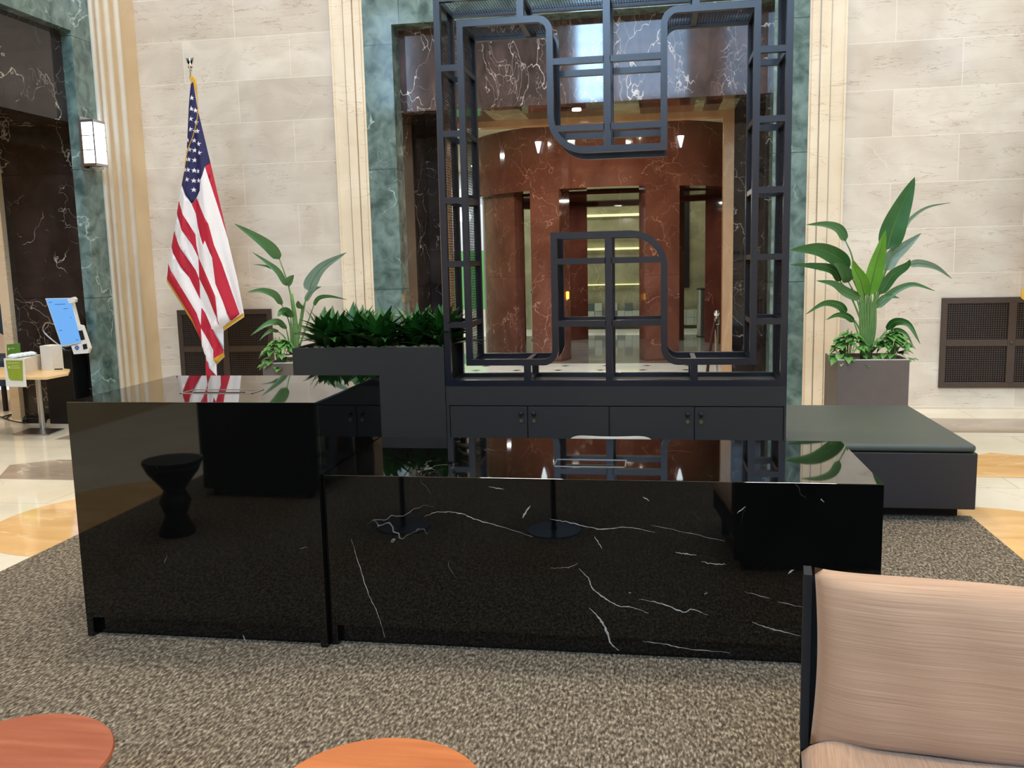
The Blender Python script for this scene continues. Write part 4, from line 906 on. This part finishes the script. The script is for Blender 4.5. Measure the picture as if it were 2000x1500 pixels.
# blue chair back and dark bench in the side room
t = thing('navy_chair', 'navy upholstered chair with rounded back cut by the left edge', 'chair', (-8.1, 9.3, 0)); ON = (-8.1, 9.3, 0)
def nb(u, v): a = u*PI; return Vector((-7.72-.03*math.sin(v*PI)+0, 9.1+.0*u, 1))
prf = [atY(x, y, 9.2) for x, y in ((-60, 700), (-55, 600), (-20, 592), (8, 596), (22, 612), (27, 640), (27, 668), (5, 655), (-20, 640))]
CP(MB().prism(prf, (0, .08, 0)), 'backrest', M_blue, t, ON, bevel=.02)
CP(MB().box(-8.9, -7.35, 9.0, 9.7, .30, .62), 'seat', M_blue, t, ON, bevel=.05)
for x in (-8.8, -7.5):
    for y in (9.1, 9.6): CP(MB().box(x, x+.04, y, y+.04, 0, .3), 'leg', M_blackst, t, ON)
cb = MB(); random.seed(5)
for k in range(3):
    pts = [atZ(-5+k*8, 812+k*3, .012)] + [atZ(20+i*17+random.uniform(-5, 5), 812+random.uniform(-5, 14), .012) for i in range(5)]; cb.tube(smooth_curve(pts, 40), .007, 6)
cb.tube(smooth_curve([atZ(44, 822, .012), atZ(44, 822, .15), atZ(50, 812, .2), atZ(50, 822, .012)], 16), .006, 6)
tag(cb.build('cables', M_blackp, smooth=True), 'tangle of black cables on the floor behind the table post', 'cables')
ps = MB(); c = atZ(68, 826); ps.box(c.x-.12, c.x+.12, c.y-.03, c.y+.03, .0, .05)
t = thing('power_strip', 'black power strip with a blue light on the floor behind the table', 'power strip', c)
CP(ps, 'body', M_blackp, t, c); CP(MB().box(c.x+.08, c.x+.118, c.y-.032, c.y-.03, .012, .04), 'indicator_light', flat('lit_blue_led', (60, 50, 255), .4, emit=(80, 70, 255), es=1.2), t, c)

# ------------------------------------------------------------------ beyond the passage: barrier posts, gates, signs
c = atZ(1394, 738); c = Vector((.70, 11.95, 0))
yy = 11.95; tp_ = atY(1400, 604, yy)
t = thing('rope_post', 'chrome stanchion with ball top and burgundy rope beside the tan marble trim', 'stanchion', (tp_.x, yy, 0)); OR_ = (tp_.x, yy, 0)
CP(MB().lathe([(.16, 0), (.16, .015), (.03, .04), (.025, .06), (.025, .72)], OR_, 24).lathe([(.025, .78), (.045, .785), (.025, .80)], OR_, 24), 'post', M_chrome, t, OR_)
CP(MB().lathe([(.008, .80), (.03, .815), (.042, .85), (.03, .885), (.008, .895)], OR_, 24), 'ball_finial', M_chrome, t, OR_)
CP(MB().lathe([(.028, .70), (.04, .71), (.04, .775), (.028, .78)], OR_, 24), 'collar', M_chrome, t, OR_)
CP(MB().tube(smooth_curve([(tp_.x-.02, yy-.02, .74), (tp_.x-.08, yy-.1, .45), (tp_.x-.13, yy-.2, .06), (tp_.x-.13, yy-.22, .03)], 14), .02, 10), 'rope', M_rope, t, OR_)
def gate(label, x, y, w, h, lamp, px=None):
    t = thing('turnstile_post', label, 'turnstile', (x, y, 0)); O = (x, y, 0)
    CP(MB().lathe([(w/2, .0), (w/2, h)], O, 32), 'body', M_steel, t, O, smooth=False)
    CP(MB().lathe([(w/2+.006, h), (w/2+.006, h+.03)], O, 32), 'cap', M_blackp, t, O); CP(MB().lathe([(w/2+.008, .0), (w/2+.008, .02)], O, 32), 'foot_ring', M_blackp, t, O)
    CP(MB().lathe([(.004, -.07), (.045, -.05), (.055, 0), (.045, .05), (.004, .07)], (x+w*.32, y-w*.42, h-.14), 16), 'amber_lamp', M_amber, t, O)
gate('broad steel turnstile drum with amber lamp, seen through the right of the screen', 1.0, 18.2, .46, .93, 1)
gate('slim steel turnstile post with amber lamp, seen through the left of the screen', -2.44, 17.6, .10, .95, 1)
amb = MB().box(-.04, .04, -.004, .004, -.06, .06)
pa = atY(1108, 577, 13.95)
t = thing('turnstile_lamp', 'small amber lamp glowing at the pier beside the middle opening', 'lamp', (pa.x, 14.0, pa.z)); MB().lathe([(.004, -.06), (.022, -.05), (.022, .05), (.004, .06)], (0, 0, 0), 12).build('bulb', M_amber, t); MB().box(-.03, .0, -.01, .01, -.08, -.06).build('bracket', M_steel, t)
# lit signage wall in the side lobby
t = thing('signage_wall', 'tall lit white and green display panel seen through the left edge of the lattice screen', 'display panel', (-4.4, 19.9, 0)); OSG = (-4.4, 19.9, 0)
zg = atY(908, 490, 19.9).z; zb = atY(908, 605, 19.9).z
CP(MB().box(-5.2, -3.5, 19.9, 20.0, zg, 3.2), 'white_panel', M_signw, t, OSG); CP(MB().box(-5.2, -3.5, 19.9, 20.0, zb, zg), 'green_panel', M_signg, t, OSG); CP(MB().box(-5.2, -3.5, 19.88, 20.0, .0, zb), 'base', M_white_p, t, OSG)
gl = atY(908, 423, 17.0)
t = thing('globe_lamp', 'round glowing globe lamp beyond the left edge of the lattice screen', 'lamp', tuple(gl))
MB().lathe([(.002, -.13), (.09, -.09), (.13, 0), (.09, .09), (.002, .13)], (0, 0, 0), 20).build('globe', flat('lit_white_globe', (250, 250, 250), .4, emit=(240, 246, 255), es=2.5), t, smooth=True)
MB().tube([(0, 0, .12), (0, 0, 3.63-gl.z)], .008).build('stem', M_steel, t)
# pendant ceiling lamps of the hall
for k, (x, y) in enumerate(((-2.9, 6.6), (1.6, 6.6), (-2.6, .4), (2.4, .4), (6.4, 6.0))):
    t = thing('ceiling_light', 'square lit ceiling panel light high above the hall, %s' % ['left front', 'right front', 'left rear', 'right rear', 'far right'][k], 'ceiling light', (x, y, ZC), 'square ceiling lights')
    MB().box(-.85, .85, -.85, -.8, -.12, 0).box(-.85, .85, .8, .85, -.12, 0).box(-.85, -.8, -.8, .8, -.12, 0).box(.8, .85, -.8, .8, -.12, 0).build('frame', M_steel, t)
